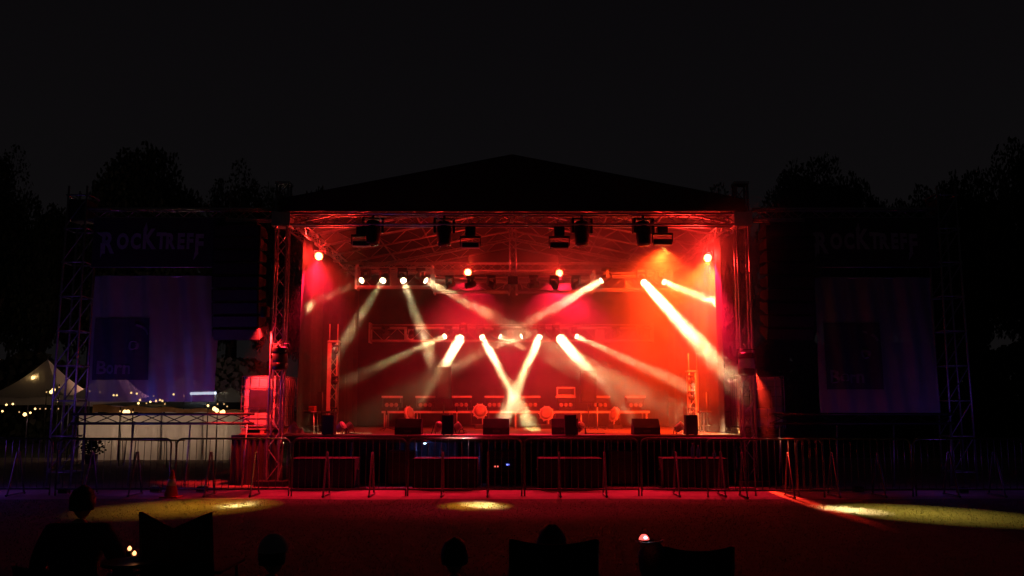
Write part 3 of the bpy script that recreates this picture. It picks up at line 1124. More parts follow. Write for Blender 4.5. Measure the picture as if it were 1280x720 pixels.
# small stuff on the deck
def floor_can(u, Y, lab, yaw=0):
    p = at(u, 538, Y)
    t = thing('floor_can_light', lab, 'stage light', (p.x, Y, DZ), yaw, 'small can lamps standing on the deck')
    q = Vector((.5, -.5, .5)).to_track_quat('Z', 'Y').to_matrix()
    mm = MB().lathe([(.05, -.14), (.085, -.11), (.09, .06), (.10, .08)], 14, q)
    mm.v = [x + Vector((0, 0, .17)) for x in mm.v]
    mm.build('can', PAINTW, t)
    mm = MB().lathe([(.09, .078), (.06, .09), (.02, .093)], 14, q)
    mm.v = [x + Vector((0, 0, .17)) for x in mm.v]
    mm.build('lens', FACE, t)
    MB().tube([(-.13, -.1, .01), (-.12, 0, .17), (-.13, .1, .01)], .012, 5).build('foot', BLACKM, t)
    MB().tube([(.13, -.1, .01), (.12, 0, .17), (.13, .1, .01)], .012, 5).build('foot', BLACKM, t)
    MB().tube([(.1, .1, .02), (.22, .2, .012), (.4, .12, .012), (.55, .25, .012)], .009, 5).build('cable', CABLE, t)


floor_can(426, 20.7, 'small can lamp on the deck beside the speaker nearest the tents', .3)
floor_can(436, 21.0, 'small can lamp on the bare deck between totem and first wedge monitor', 1.2)
floor_can(548, 20.9, 'small orange lit can lamp behind the second upright speaker, tent side', -.4)
floor_can(572, 21.0, 'small can lamp just past the second upright speaker', .8)
floor_can(725, 20.8, 'small orange lit can lamp beside the third upright speaker', -.2)
floor_can(850, 20.8, 'small can lamp beside the fourth upright speaker in smoke', .2)


def micstand(u, Y, h, lab, boom=False):
    p = at(u, 538, Y)
    t = thing('microphone_stand', lab, 'microphone stand', (p.x, Y, DZ), 0, 'thin microphone stands on the deck')
    for k in range(3):
        a = k * 2.09 + .4
        MB().tube([(0, 0, .09), (math.cos(a) * .26, math.sin(a) * .26, .008)], .009, 6).build('leg', BLACKM, t)
    MB().tube([(0, 0, .06), (0, 0, h)], .011, 6).build('pole', PAINTW, t)
    MB().lathe([(.012, 0), (.02, .03), (.026, .13), (.02, .16)], 10, Matrix.Rotation(R(25), 3, 'X')).build('microphone', BLACKM, t).location = (0, 0, h)


micstand(483, 24.0, .42, 'short microphone stand on bare deck near the first wedge monitor')
micstand(747, 25.0, .62, 'thin microphone stand below the seventh strobe lamp')
micstand(571, 23.0, .5, 'short microphone stand behind the second upright speaker')


# side tables with gear
def side_table(u, Y, lab, case=True):
    p = at(u, 540, Y)
    t = thing('gear_table', lab, 'table', (p.x, Y, DZ), 0, 'small gear tables at the side of the deck')
    MB().box((0, 0, .50), (.62, .5, .05)).build('table_top', BLACKM, t, .01)
    for a in (-.25, .25):
        for b in (-.2, .2):
            MB().tube([(a, b, 0), (a * .9, b * .9, .475)], .016, 6).build('leg', GALV, t)
    MB().box((0, .02, .16), (.5, .38, .025)).build('shelf', BLACKM, t)
    if case:
        c = thing('small_case', 'small orange lit case on the ' + ('gear table near the red totem' if u < 600 else 'gear table beside the far curtain'), 'case', (p.x + .12, Y, DZ + .526), 0, 'small orange cases on gear tables')
        MB().box((0, 0, .06), (.24, .18, .12)).build('body', REDBOX, c, .01)
        MB().tube([(-.05, -.09, .07), (-.05, -.11, .07), (.05, -.11, .07), (.05, -.09, .07)], .006, 5).build('handle', BLACKM, c)


side_table(382, 21.8, 'dark gear table between the tank tower and the speaker nearest the tents')
side_table(399, 22.6, 'second gear table close to the foot of the red totem', False)
side_table(890, 22.4, 'dark gear table beside the far curtain past the orange totem')

# guard rails
for (u0, u1, Y, lab) in [(352, 402, 22.9, 'thin guard rail at the side of the deck on the tent side'), (884, 926, 22.9, 'thin guard rail at the side of the deck before the far curtain')]:
    a, b = at(u0, 530, Y), at(u1, 530, Y)
    t = thing('guard_rail', lab, 'railing', ((a.x + b.x) / 2, Y, DZ), 0, 'deck guard rails')
    h = (b.x - a.x) / 2
    for z in (.5, 1.0):
        MB().tube([(-h, 0, z), (h, 0, z)], .02, 6).build('rail', BLACKM, t)
    for x in (-h, 0, h):
        MB().tube([(x, 0, 0), (x, 0, 1.0)], .02, 6).build('post', BLACKM, t)

# crumpled tarp at the deck corner
m = MB()
m.grid(lambda a, b: ((a - .5) * .5, (b - .5) * .4, .02 + .16 * abs(noise.noise(Vector((a * 4, b * 4, 1)))) * math.sin(a * math.pi) * math.sin(b * math.pi) * 3), 18, 14, False)
o = m.build('crumpled_cloth', CAPW)
o.location = (at(369, 540, 20.5).x, 20.5, DZ)
tag(o, 'crumpled pale cloth on the deck corner beside the tank tower', 'cloth')


# ------------------------------------------------------------------ water tanks
def tank(x, lab, cover):
    t = thing('water_tank', lab, 'water tank', (x, 20.95, DZ), 0, 'caged water tanks used as ballast')
    H = 1.32
    MB().bb((-.46, -.54, .17), (.46, .54, H - .02)).build('container', IBCW, t, .06)
    mm = MB()
    for z in (.2, .42, .64, .86, 1.08, H):
        mm.tube([(-.49, -.57, z), (.49, -.57, z), (.49, .57, z), (-.49, .57, z), (-.49, -.57, z)], .009, 5)
    for k in range(6):
        x0 = -.49 + .98 * k / 5
        for y in (-.578, .578):
            mm.tube([(x0, y, .15), (x0, y, H)], .009, 5)
    for k in range(1, 6):
        y0 = -.57 + 1.14 * k / 6
        for xx in (-.498, .498):
            mm.tube([(xx, y0, .15), (xx, y0, H)], .009, 5)
    mm.build('cage_lattice', GALV, t)
    mm = MB()
    for z, y in ((.02, 0), (.13, 0)):
        for k in range(5):
            mm.box((0, -.5 + .25 * k, z), (1.0, .12, .03))
    for xx in (-.42, 0, .42):
        mm.box((xx, 0, .075), (.1, 1.1, .078))
    mm.build('pallet', WOOD, t)
    MB().box((-.06, -.586, .80), (.50, .006, .42)).build('label_plate', LABEL, t)
    MB().lathe([(.09, 0), (.09, .04), (.03, .06)], 16).build('cap', BLACKP, t).location = (0, 0, H - .03)


tank(-5.68, 'red lit caged white water tank with dark label behind the stage tower', 0)
tank(5.72, 'caged water tank in shadow behind the glowing stage tower, only its top edge red', 1)


# ------------------------------------------------------------------ subwoofers on the ground
def sub():
    t = thing('subwoofer', 'x', 'loudspeaker', (0, 0, 0), 0, 'subwoofers on the ground before the stage')
    MB().box((0, .38, .345), (1.36, .72, .61)).build('cabinet', SPKW, t, .012)
    for s in (-1, 1):
        MB().box((s * .335, .014, .345), (.62, .012, .54)).build('grille', GRILLE, t)
        MB().box((s * .45, .38, .02), (.3, .6, .04)).build('skid', BLACKP, t)
        MB().tube([(s * .685, .3, .4), (s * .70, .32, .4), (s * .70, .46, .4), (s * .685, .48, .4)], .012, 6).build('handle', BLACKP, t)
    return t


sb = sub()
for i, u in enumerate((402, 556, 713, 870)):
    o = sb if i == 0 else copy_tree(sb)
    o.location = (at(u, 600, 18.9).x, 18.9, 0)
    o['label'] = ['subwoofer box before the stage nearest the tents, red lit top edge', 'subwoofer box below the small bluish lamp',
                  'subwoofer box before the stage just past the middle', 'subwoofer box carrying the blue water bottles'][i]
for u, s, lab in ((866, 1.0, 'tall blue water bottle standing on a subwoofer'), (893, .45, 'short pale blue bottle on the end of a subwoofer'), (873, .85, 'dim thin bottle close beside the tall blue bottle')):
    o = thing('water_bottle', lab, 'bottle', (at(u, 571, 19.25).x, 19.25, .651), 0, 'bottles on the subwoofer')
    MB().lathe([(.034, 0), (.038, .02), (.038, .20 * s), (.014, .25 * s), (.014, .28 * s)], 14).build('bottle_body', BOTTLE, o)
    MB().lathe([(.016, .281 * s), (.016, .281 * s + .02)], 12).build('cap', CAPW, o)

# amp racks below the deck
for u, lab in ((503, 'dark slatted amplifier rack below the deck between the first two subwoofers'), (628, 'amplifier rack with tiny red and blue indicator lights below the deck'), (777, 'dark slatted amplifier rack below the deck past the third subwoofer')):
    t = thing('amplifier_rack', lab, 'amplifier rack', (at(u, 600, 20.1).x, 19.9, 0), 0, 'amplifier racks below the deck')
    MB().box((0, .25, .40), (.62, .40, .72)).build('case', BLACKM, t, .012)
    for k in range(5):
        MB().box((0, .042, .12 + .14 * k), (.54, .014, .10)).build('amplifier', GRILLE if u == 628 else PAINTW if False else BLACKP, t, .004)
    for a in (-.24, .24):
        MB().lathe([(.03, 0), (.03, .04)], 10).build('caster', BLACKP, t).location = (a, .25, 0)
    if u == 628:
        MB().box((-.16, .03, .42), (.035, .01, .03)).build('indicator_light', LEDR, t)
        MB().box((-.10, .03, .42), (.02, .01, .03)).build('indicator_light', LEDR, t)
        MB().box((.12, .03, .46), (.06, .01, .03)).build('indicator_light', LEDB, t)

# small bluish lamp under the deck edge
p = at(531, 552, 19.9)
t = thing('work_lamp', 'small glaring bluish white lamp hanging under the deck edge', 'lamp', p)
MB().lathe([(.02, .03), (.05, .02), (.06, -.03)], 14).build('shade', BLACKM, t)
MB().lathe([(.022, -.05), (.036, -.03), (.034, .0), (.02, .02)], 12).build('bulb', LEDW, t)
MB().tube([(0, 0, .03), (0, .02, .2)], .006, 5).build('cable', CABLE, t)
l = bpy.data.lights.new('work_light', 'POINT')
l.energy = 3.5
l.color = (.16, .22, 1)
l.shadow_soft_size = .04
o = bpy.data.objects.new('work_light', l)
COL.objects.link(o)
o.location = p + Vector((.05, .1, -.07))


# ------------------------------------------------------------------ crowd barriers
def barrier():
    t = thing('crowd_barrier', 'x', 'barrier', (0, 0, 0), 0, 'crowd control barriers in a row')
    W, H, rr = 2.22, 1.10, .12
    pts = [(-W / 2, 0, .13), (-W / 2, 0, H - rr)]
    for k in range(1, 6):
        a = math.pi - k * math.pi / 12
        pts.append((-W / 2 + rr + rr * math.cos(a), 0, H - rr + rr * math.sin(a)))
    pts.append((-W / 2 + rr, 0, H))
    pts2 = [(-p[0], p[1], p[2]) for p in pts[::-1]]
    MB().tube(pts + pts2 + [pts[0]], .019, 8).build('frame', DULL, t)
    mm = MB()
    for k in range(1, 17):
        x = -W / 2 + W * k / 17
        mm.tube([(x, 0, .14), (x, 0, H - .01)], .0065, 6)
    mm.build('bar_grille', DULL, t)
    for s in (-1, 1):
        MB().tube([(s * W / 2, 0, .13), (s * W / 2, 0, .0)], .017, 6).build('end_leg', DULL, t)
    for x in (-.43, .45):
        mm = MB()
        mm.tube([(x, -.34, .015), (x, -.30, .04), (x, -.035, .84), (x, .035, .84), (x, .30, .04), (x, .34, .015)], .018, 6)
        mm.box((x, 0, .03), (.05, .66, .02))
        mm.build('foot', DULL, t)
    return t


ba = barrier()
BL = ['cut by the picture edge below the edge tents', 'in front of the scaffold tower below the tents', 'in front of the lit white tent wall and cone',
      'before the subwoofer nearest the tents', 'before the subwoofer below the small bluish lamp', 'before the third subwoofer past the middle',
      'before the subwoofer with bottles', 'overlapping its neighbour behind the red stripe, bright curved corner', 'below the unlit banner, bright curved corner', 'in darkness cut by the picture edge, below the outer unlit tower']
for i, (uc, Y, rz) in enumerate([(-8, 17.75, .01), (141, 17.7, 0), (290, 17.65, .01), (436, 17.6, 0), (581, 17.62, 0), (727, 17.6, .005), (873, 17.66, 0), (957, 17.35, -.02), (1069, 17.5, .01), (1216, 17.6, -.01)]):
    o = ba if i == 0 else copy_tree(ba)
    o.location = (at(uc, 600, Y).x, Y, 0.004)
    o.rotation_euler[2] = rz
    o['label'] = 'steel crowd barrier ' + BL[i]

# traffic cone
p = ground_at(233, 617)
t = thing('traffic_cone', 'slim reddish traffic cone standing by the barriers before the tent wall', 'cone', (p.x, 17.35, 0.004))
MB().box((0, 0, .015), (.34, .34, .03)).build('base', CONEM, t, .01)
MB().lathe([(.13, .03), (.03, .50), (.02, .52)], 20).build('cone_body', CONEM, t)
MB().lathe([(.092, .22), (.064, .35)], 20).build('reflective_band', CONEW, t)

# ------------------------------------------------------------------ tents, beer garden
def pagoda(u0, u1, ve, up, vp, Y, lab):
    a, b = at(u0, ve, Y), at(u1, ve, Y)
    c = (a.x + b.x) / 2
    w2 = (b.x - a.x) / 2
    H = at(up, vp, Y + w2).z
    ze = a.z
    t = thing('pagoda_tent', lab, 'tent', (c, Y + w2, 0), 0, 'white pagoda tents')
    m = MB()
    for k in range(4):
        Rk = Matrix.Rotation(k * math.pi / 2, 3, 'Z')
        def f(s, h):
            e = (1 - h) ** 1.0
            z = ze + (H - ze) * (h ** 1.6 * .75 + .25 * h)
            return Rk @ Vector(((s * 2 - 1) * w2 * e, -w2 * e, z - .10 * math.sin(s * math.pi) * (1 - h)))
        m.grid(f, 12, 10)
    m.build('tent_roof', CANVAS, t)
    m = MB()
    for k in range(4):
        Rk = Matrix.Rotation(k * math.pi / 2, 3, 'Z')
        m.grid(lambda s, h: Rk @ Vector(((s * 2 - 1) * w2, -w2 - .01, ze - .12 * math.sin(s * math.pi) - .28 * h)), 12, 1)
    m.build('valance', CANVAS, t)
    for sx in (-1, 1):
        for sy in (-1, 1):
            MB().tube([(sx * (w2 - .06), sy * (w2 - .06), 0), (sx * (w2 - .06), sy * (w2 - .06), ze)], .03, 8).build('pole', GALV, t)
    MB().tube([(0, 0, ze), (0, 0, H + .12)], .03, 8, [.04, .015]).build('finial', GALV, t)
    return t


pagoda(-18, 80, 494, 55, 449, 36, 'warmly lit pagoda tent at the picture edge beside the scaffold tower')
pagoda(84, 160, 496, 118, 455, 37, 'dim pagoda tent seen behind the scaffold tower and banner')
pagoda(142, 205, 500, 172, 474, 43, 'small dim pagoda tent seen through the banner cloth, nearer the tower')
pagoda(172, 262, 500, 200, 466, 38, 'purple tinged pagoda tent seen through the banner above the white tent wall')

pagoda(206, 330, 511, 262, 484, 33, 'broad grey tent with low roof between the banner and the water tank')
for (u, v, Y, e_, c_) in [(120, 484, 38.5, 40, (1, .5, .3)), (212, 484, 40.0, 90, (.9, .35, .6)), (262, 496, 34.6, 45, (.9, .8, .55)), (172, 488, 44.5, 80, (.9, .5, .5))]:
    lamp('tent_light', 'POINT', at(u, v, Y), e_, c_, .1)  # added unseen point lights that brighten the dim tents
# white wall lit from within
YW = 29.5
a, b = at(96, 570, YW), at(304, 570, YW)
zt = at(200, 519, YW).z
t = thing('tent_wall', 'long white canvas side wall glowing warmly behind the low truss', 'tent wall', ((a.x + b.x) / 2, YW, 0))
hw = (b.x - a.x) / 2
for k in range(4):
    x0, x1 = -hw + 2 * hw * k / 4, -hw + 2 * hw * (k + 1) / 4
    MB().grid(lambda s, h: (x0 + (x1 - x0) * s, .03 * math.sin(s * 9 + k) + .04 * math.sin(s * 23 + h * 3) * (1 - h) + .02 * math.sin(h * 5 + s * 7), .02 + (zt - .02) * h), 24, 8).build('canvas_panel', CANVAS, t)
for k in range(5):
    x0 = -hw + 2 * hw * k / 4
    MB().tube([(x0, .06, 0), (x0, .06, zt + .02)], .03, 8).build('pole', GALV, t)
MB().tube([(-hw, .06, zt + .03), (hw, .06, zt + .03)], .03, 8).build('top_rail', GALV, t)
# amber lit fascia strip: low bar roof
t = thing('bar_awning', 'low awning with an amber lit edge above the white tent wall', 'awning', ((a.x + b.x) / 2, YW + .9, 0))
z0, z1 = at(130, 516, YW + .9).z, at(130, 506, YW + .9).z
MB().grid(lambda s, h: (-hw + 2 * hw * s, .02 * math.sin(s * 40), z0 + .03 * math.sin(s * 30) + (z1 - z0) * h * (1 - .75 * s)), 60, 2).build('fascia', TABLEW, t)
MB().grid(lambda s, h: (-hw + 2 * hw * s, .02 + 2.4 * h, z1 - .25 * s * (1 - h) * .9 + .10 * h), 30, 8).build('awning_cloth', ROOFC, t)
for s in (-1, 1):
    MB().tube([(s * hw * .98, .15, 0), (s * hw * .98, .15, z0)], .03, 8).build('pole', GALV, t)


for u, e in ((125, 6), (165, 11), (215, 9), (262, 8), (292, 6)):
    q = at(u, 545, YW + .75)
    t = thing('garden_lantern', f'warm lantern hidden behind the tent wall, {["first", "second", "third", "fourth", "last"][[125, 165, 215, 262, 292].index(u)]} from the scaffold tower', 'lantern', (q.x, YW + .75, 0), 0, 'lanterns behind the tent wall')
    MB().lathe([(.06, .55), (.08, .6), (.08, .78), (.05, .84)], 14).build('glass', BULB, t)
    MB().tube([(0, 0, 0), (0, 0, .55)], .015, 6).build('post', BLACKM, t)
    lamp('lantern_light', 'POINT', (q.x, YW + .95, 1.0), e * 1.7, (1, .62, .42), .12)
# light inside the edge pagoda
q = at(52, 466, 37.6)
lamp('tent_light', 'POINT', (q.x, 37.0, q.z - .2), 14, (1, .6, .22), .06)
t = thing('tent_lamp', 'amber lamp hanging inside the warmly lit pagoda tent', 'lamp', (q.x, 37.0, q.z - .3))
MB().lathe([(.03, .12), (.09, .05), (.08, -.03), (.02, -.07)], 14).build('globe', BULB, t)
MB().tube([(0, 0, .12), (0, 0, .4)], .006, 5).build('cable', CABLE, t)
# fluorescent
q0, q1 = at(238, 492, 33), at(270, 492, 33)
t = thing('fluorescent_lamp', 'white fluorescent tube glowing just past the banner edge above the awning', 'lamp', ((q0.x + q1.x) / 2, 33, q0.z))
MB().tube([(-(q1.x - q0.x) / 2, 0, 0), ((q1.x - q0.x) / 2, 0, .02)], .05, 8).build('tube', TUBEL, t)
MB().box((0, .04, .09), (q1.x - q0.x + .1, .12, .05)).build('housing', PAINTW, t)
for s in (-1, 1):
    MB().tube([(s * .45, .04, -q0.z), (s * .45, .04, .07)], .025, 6).build('post', GALV, t)

# string lights
for name_lab, Y, pts in [
    ('string of warm bulbs sagging below the pagoda tent at the picture edge', 34.0,
     [(-6, 508, 0), (3, 514, 1), (8, 506, 1), (16, 505, 1), (24, 515, 0), (31, 518, 2), (38, 516, 1), (44, 511, 1), (50, 511, 0), (57, 511, 0), (65, 511, 1), (73, 511, 0), (72, 501, 1)]),
    ('two bright bulbs on a cord at the eave of the edge pagoda tent', 34.5, [(58, 490, 0), (64, 490, 2), (67, 487, 2), (74, 484, 0)]),
    ('string of faint bulbs seen through the banner cloth', 32.0, [(112, 489, 0), (125, 490, 0), (142, 494, 1), (146, 494, 1), (164, 491, 1), (171, 492, 1), (192, 495, 0), (217, 493, 1), (230, 495, 0)]),
    ('cluster of amber bulbs hanging below the purple tinged tent', 31.5, [(173, 504, 1), (175, 500, 1), (183, 504, 0), (188, 502, 1), (195, 501, 1), (200, 500, 1), (203, 501, 1), (206, 505, 0)]),
    ('pair of bright bulbs on a cord at the awning edge before the tent wall', 29.2, [(150, 514, 0), (156, 515, 2), (160, 515, 2), (166, 515, 0)]),
    ('cluster of bright bulbs at the end of the awning near the water tank', 29.0, [(260, 507, 1), (268, 511, 2), (271, 513, 2), (276, 515, 1), (279, 515, 2), (284, 508, 0), (280, 505, 0), (272, 505, 0)]),
]:
    c = at(pts[len(pts) // 2][0], pts[len(pts) // 2][1], Y)
    t = thing('string_lights', name_lab, 'string lights', c, 0, 'strings of garden bulbs')
    P = [at(u, v, Y) - c for u, v, k in pts]
    MB().tube([p + Vector((0, 0, .07)) for p in P], .006, 5).build('cord', CABLE, t)
    for p, (u, v, k) in zip(P, pts):
        r_ = (.026, .036, .068)[k]
        mm = MB().lathe([(r_ * .3, -r_), (r_ * .9, -r_ * .5), (r_, 0), (r_ * .7, r_ * .7), (r_ * .3, r_)], 10)
        mm.v = [x + p for x in mm.v]
        mm.build('bulb', BULB if k else BULBDIM, t)
    # posts carrying the cord down to the ground
    for p in (P[0], P[-1]):
        MB().tube([(p.x, p.y + .02, p.z + .12), (p.x, p.y + .02, -c.z)], .02, 6).build('post', BLACKM, t)


# beer garden tables and plants in front of wall
def beer_table(x, Y, rz, lab):
    t = thing('beer_table', lab, 'table', (x, Y, 0.004), rz, 'folding beer tables before the tent wall')
    MB().box((0, 0, .76), (2.0, .5, .03)).build('table_top', TABLEW, t, .006)
    for s in (-1, 1):
        MB().tube([(s * .7, -.2, .745), (s * .75, -.2, 0), (s * .75, .2, 0), (s * .7, .2, .745)], .014, 6).build('leg', BLACKM, t)


beer_table(-12.4, 26.8, .12, 'beer table beside the scaffold tower before the tent wall')
beer_table(-10.6, 26.4, -.3, 'beer table nearer the cone before the tent wall')
rb = random.Random(11)
for i, (x, Y, h) in enumerate([(-12.9, 27.6, .7), (-7.6, 28.2, .65)]):
    t = thing('potted_shrub', f'dark leafy potted shrub before the tent wall, {ORD[i]} from the scaffold tower', 'potted plant', (x, Y, .004), 0, 'potted shrubs before the tent wall')
    MB().lathe([(.14, 0), (.2, .28), (.21, .3)], 16).build('pot', WOOD, t)
    m = MB()
    for k in range(170):
        d = Vector((rb.gauss(0, .16), rb.gauss(0, .16), .32 + (h - .3) * rb.random()))
        a = Vector((rb.gauss(0, 1), rb.gauss(0, 1), rb.gauss(0, 1))).normalized() * .05
        b = a.orthogonal() * .6
        m.poly([d - a, d + b, d + a, d - b])
    m.build('foliage', LEAF, t)
    MB().tube([(0, 0, .2), (.02, 0, h * .8)], .02, 6).build('stem', BARK, t)


# ================================================================== people
def skin_mesh(joints, edges, name, mat, parent, sub=1, root=0):
    """joints: list of (pos, radius); grows one skin"""
    me = bpy.data.meshes.new(name)
    me.from_pydata([tuple(p) for p, r in joints], edges, [])
    ob = bpy.data.objects.new(name, me)
    COL.objects.link(ob)
    ob.modifiers.new('skin', 'SKIN').use_smooth_shade = True
    for i, (p, r) in enumerate(joints):
        sv = me.skin_vertices[0].data[i]
        sv.radius = r if isinstance(r, tuple) else (r, r)
        sv.use_root = (i == root)
    ob.modifiers.new('sub', 'SUBSURF').levels = sub
    ob.modifiers['sub'].render_levels = sub
    dg = bpy.context.evaluated_depsgraph_get()
    m2 = bpy.data.meshes.new_from_object(ob.evaluated_get(dg))
    bpy.data.objects.remove(ob)
    m2.materials.clear()
    m2.materials.append(mat)
    o = bpy.data.objects.new(name, m2)
    COL.objects.link(o)
    o.parent = parent
    return o


def person(loc, lab, seat=.42, s=1.0, cloth=NAVY, turn=0, headturn=0, hair=HAIRD, cap=None, longhair=False, wide=1.0):
    """seated figure facing +Y (the stage), seen from behind"""
    t = thing('person', lab, 'person', (loc[0], loc[1], 0), turn, 'spectators sitting on the lawn')
    hz = seat + .10
    J = []
    E = []

    def j(p, r, par=None):
        J.append((Vector(p), r))
        if par is not None:
            E.append((par, len(J) - 1))
        return len(J) - 1
    pel = j((0, 0, hz), .135)
    b1 = j((0, -.03, hz + .18), .125, pel)
    b2 = j((0, -.02, hz + .36), .145, b1)
    nk = j((0, 0, hz + .52), .062, b2)
    nk2 = j((0, .02, hz + .58), .054, nk)
    kz = max(seat + .06, .16) if seat > .3 else .42
    for sx in (-1, 1):
        sh = j((sx * .165 * wide, -.01, hz + .475), .06, b2)
        el = j((sx * .27 * wide, .04, hz + .20), .043, sh)
        wr = j((sx * .16, .30, hz + .12), .028, el)
        pa = j((sx * .12, .37, hz + .11), (.036, .02), wr)
        for k in range(4):
            f0 = j((sx * (.145 - .022 * k), .42, hz + .115), .0095, pa)
            L = (.028, .034, .031, .024)[k]
            f1 = j((sx * (.145 - .022 * k), .42 + L, hz + .108), .009, f0)
            j((sx * (.143 - .022 * k), .42 + L * 1.6, hz + .085), .0075, f1)
        th = j((sx * .085, .36, hz + .125), .011, pa)
        j((sx * .065, .395, hz + .12), .009, th)
        hp = j((sx * .10, .04, hz - .01), .095, pel)
        kn = j((sx * .14, .46, kz), .062, hp)
        an = j((sx * .14, .52 if seat > .3 else .80, .09), .042, kn)
        j((sx * .15, .70 if seat > .3 else .96, .045), (.045, .035), an)
    body = skin_mesh(J, E, 'body', SKIN, t, 1)
    # head added to the same continuous surface
    hc = Vector((0, .03, hz + .685))
    bm = bmesh.new()
    bm.from_mesh(body.data)
    n0 = len(bm.verts)
    res = bmesh.ops.create_uvsphere(bm, u_segments=22, v_segments=16, radius=1)
    Rh = Matrix.Rotation(headturn, 3, 'Z')
    for v in res['verts']:
        p = v.co.copy()
        x, y, z = p.x * .076, p.y * .096, p.z * .118
        if z < 0:
            x *= 1 - .25 * (-p.z)
            y = y * (1 - .12 * -p.z) + .012 * -p.z
        # nose, brow, eye sockets, mouth, chin, ears
        if p.y > .8 and abs(p.x) < .25 and -.35 < p.z < .1:
            y += .022 * (1 - abs(p.x) / .25)
        if p.y > .6 and .15 < abs(p.x) < .5 and 0 < p.z < .2:
            y -= .008
        if p.y > .6 and -.95 < p.z < -.7:
            y += .012
        if abs(p.x) > .93 and abs(p.z) < .25 and -.3 < p.y < .25:
            x *= 1.16
        v.co = Rh @ Vector((x, y, z)) + hc
    for f in bm.faces:
        f.smooth = True
    bm.to_mesh(body.data)
    bm.free()
    # face details
    fm = MB()
    for sx in (-1, 1):
        M = Matrix.Translation((0, 0, 0)).to_3x3()
        q = MB().lathe([(.002, -.012), (.011, -.006), (.012, 0), (.011, .006), (.002, .012)], 10)
        q.v = [Rh @ (v_ + Vector((sx * .031, .084, .008))) + hc for v_ in q.v]
        q.build('eye', CAPW, t)
    # hair
    m = MB()
    rr = random.Random(int(loc[0] * 100))
    def hf(a, b):
        th = a * 2 * math.pi
        ph = b * (.62 if not longhair else .74) * math.pi
        x, y, z = math.sin(ph) * math.cos(th), math.sin(ph) * math.sin(th), math.cos(ph)
        if y > .1 and z < .45:
            k = .86
        else:
            k = 1.0
        wob = 1 + .07 * noise.noise(Vector((x * 4 + loc[0], y * 4, z * 4))) + .03 * noise.noise(Vector((x * 14, y * 14, z * 14)))
        q = Vector((x * .088 * wob * k, y * .107 * wob * k - .004, z * .120 * wob + (.0 if z > 0 else -.02 * (1 if not longhair else 3) * (-z))))
        return Rh @ q + hc
    m.grid(hf, 28, 14)
    m.build('hair', hair, t)
    # clothing over the body
    K = []
    G = []

    def c(p, r, par=None):
        K.append((Vector(p), r))
        if par is not None:
            G.append((par, len(K) - 1))
        return len(K) - 1
    a0 = c((0, 0, hz - .02), .158)
    a1 = c((0, -.035, hz + .18), .150, a0)
    a2 = c((0, -.025, hz + .36), .168, a1)
    c((0, .0, hz + .54), .078, a2)
    for sx in (-1, 1):
        s1 = c((sx * .175 * wide, -.01, hz + .475), .085, a2)
        s2 = c((sx * .285 * wide, .04, hz + .20), .060, s1)
        c((sx * .175, .28, hz + .125), .043, s2)
    skin_mesh(K, G, 'jacket', cloth, t, 2)
    K = []
    G = []
    a0 = c((0, .0, hz - .02), .150)
    for sx in (-1, 1):
        s1 = c((sx * .11, .06, hz - .02), .108, a0)
        s2 = c((sx * .14, .46, kz), .075, s1)
        c((sx * .14, .52 if seat > .3 else .80, .13), .058, s2)
    skin_mesh(K, G, 'trousers', DENIM, t, 2)
    for sx in (-1, 1):
        q = MB().box((sx * .15, (.62 if seat > .3 else .88), .045), (.10, .28, .09))
        q.build('shoe', BLACKP, t, .03)
    if cap is not None:
        m = MB()
        m.grid(lambda a, b: Rh @ Vector((math.sin(b * 1.5) * math.cos(a * 6.2832) * .094, math.sin(b * 1.5) * math.sin(a * 6.2832) * .114 - .002, math.cos(b * 1.5) * .125 + .018)) + hc, 24, 8)
        m.grid(lambda a, b: Rh @ Vector(((a - .5) * .15, .10 + .07 * b * math.sin(.5 + a * 2.1), .028 - .012 * b)) + hc, 10, 4)
        m.build('cap', cap, t)
    t.scale = (s, s, s)
    return t


def camp_chair(x, Y, lab, seat=.42, backtop=.92, wdt=.56, points=False, rz=0):
    t = thing('camping_chair', lab, 'chair', (x, Y, 0), rz, 'folding camping chairs on the lawn')
    h = wdt / 2

    def bf(a, b):
        z = seat + .04 + (backtop - seat - .04) * b
        sag = (.12 if points else .03) * (1 - (2 * a - 1) ** 2) * b
        if points:
            sag = .10 * (1 - abs(2 * a - 1)) * b
        return ((a - .5) * wdt, -.24 - .10 * b + .06 * -math.sin(a * math.pi) * .6, z - sag)
    m = MB().grid(bf, 20, 8)
    o = m.build('backrest', CHAIRC, t)
    q = o.modifiers.new('thick', 'SOLIDIFY')
    q.thickness = .012
    m = MB().grid(lambda a, b: ((a - .5) * wdt, -.24 + .50 * b, seat - .04 * math.sin(a * math.pi)), 14, 6)
    o = m.build('seat', CHAIRC, t)
    q = o.modifiers.new('thick', 'SOLIDIFY')
    q.thickness = .012
    for s in (-1, 1):
        MB().tube([(s * h, .24, 0.01), (s * h, -.22, seat), (s * h, -.34, backtop)], .011, 6).build('back_pole', BLACKM, t)
        MB().tube([(s * h, -.26, 0.01), (s * h, .26, seat)], .011, 6).build('leg', BLACKM, t)
        MB().tube([(s * h, .26, seat), (s * h, .26, seat + .20)], .011, 6).build('arm_post', BLACKM, t)
        MB().box((s * (h + .02), .02, seat + .21), (.07, .54, .02)).build('armrest', CHAIRC, t, .008)
    return t


pA = at(103, 600, 5.9)
person((pA.x, 5.9), 'person with dark hair seated on a chair beside the empty camping chair, seen from behind', .42, pA.z / 1.365, NAVY, 0.05, .1, wide=1.08)
camp_chair(pA.x, 5.95, 'camping chair under the person beside the empty chair', .40, .74, .50)
pB = at(226, 640, 6.0)
camp_chair(pB.x, 6.25, 'empty dark camping chair with two raised pointed back corners', .42, at(226, 638, 6.0).z, .46, True)

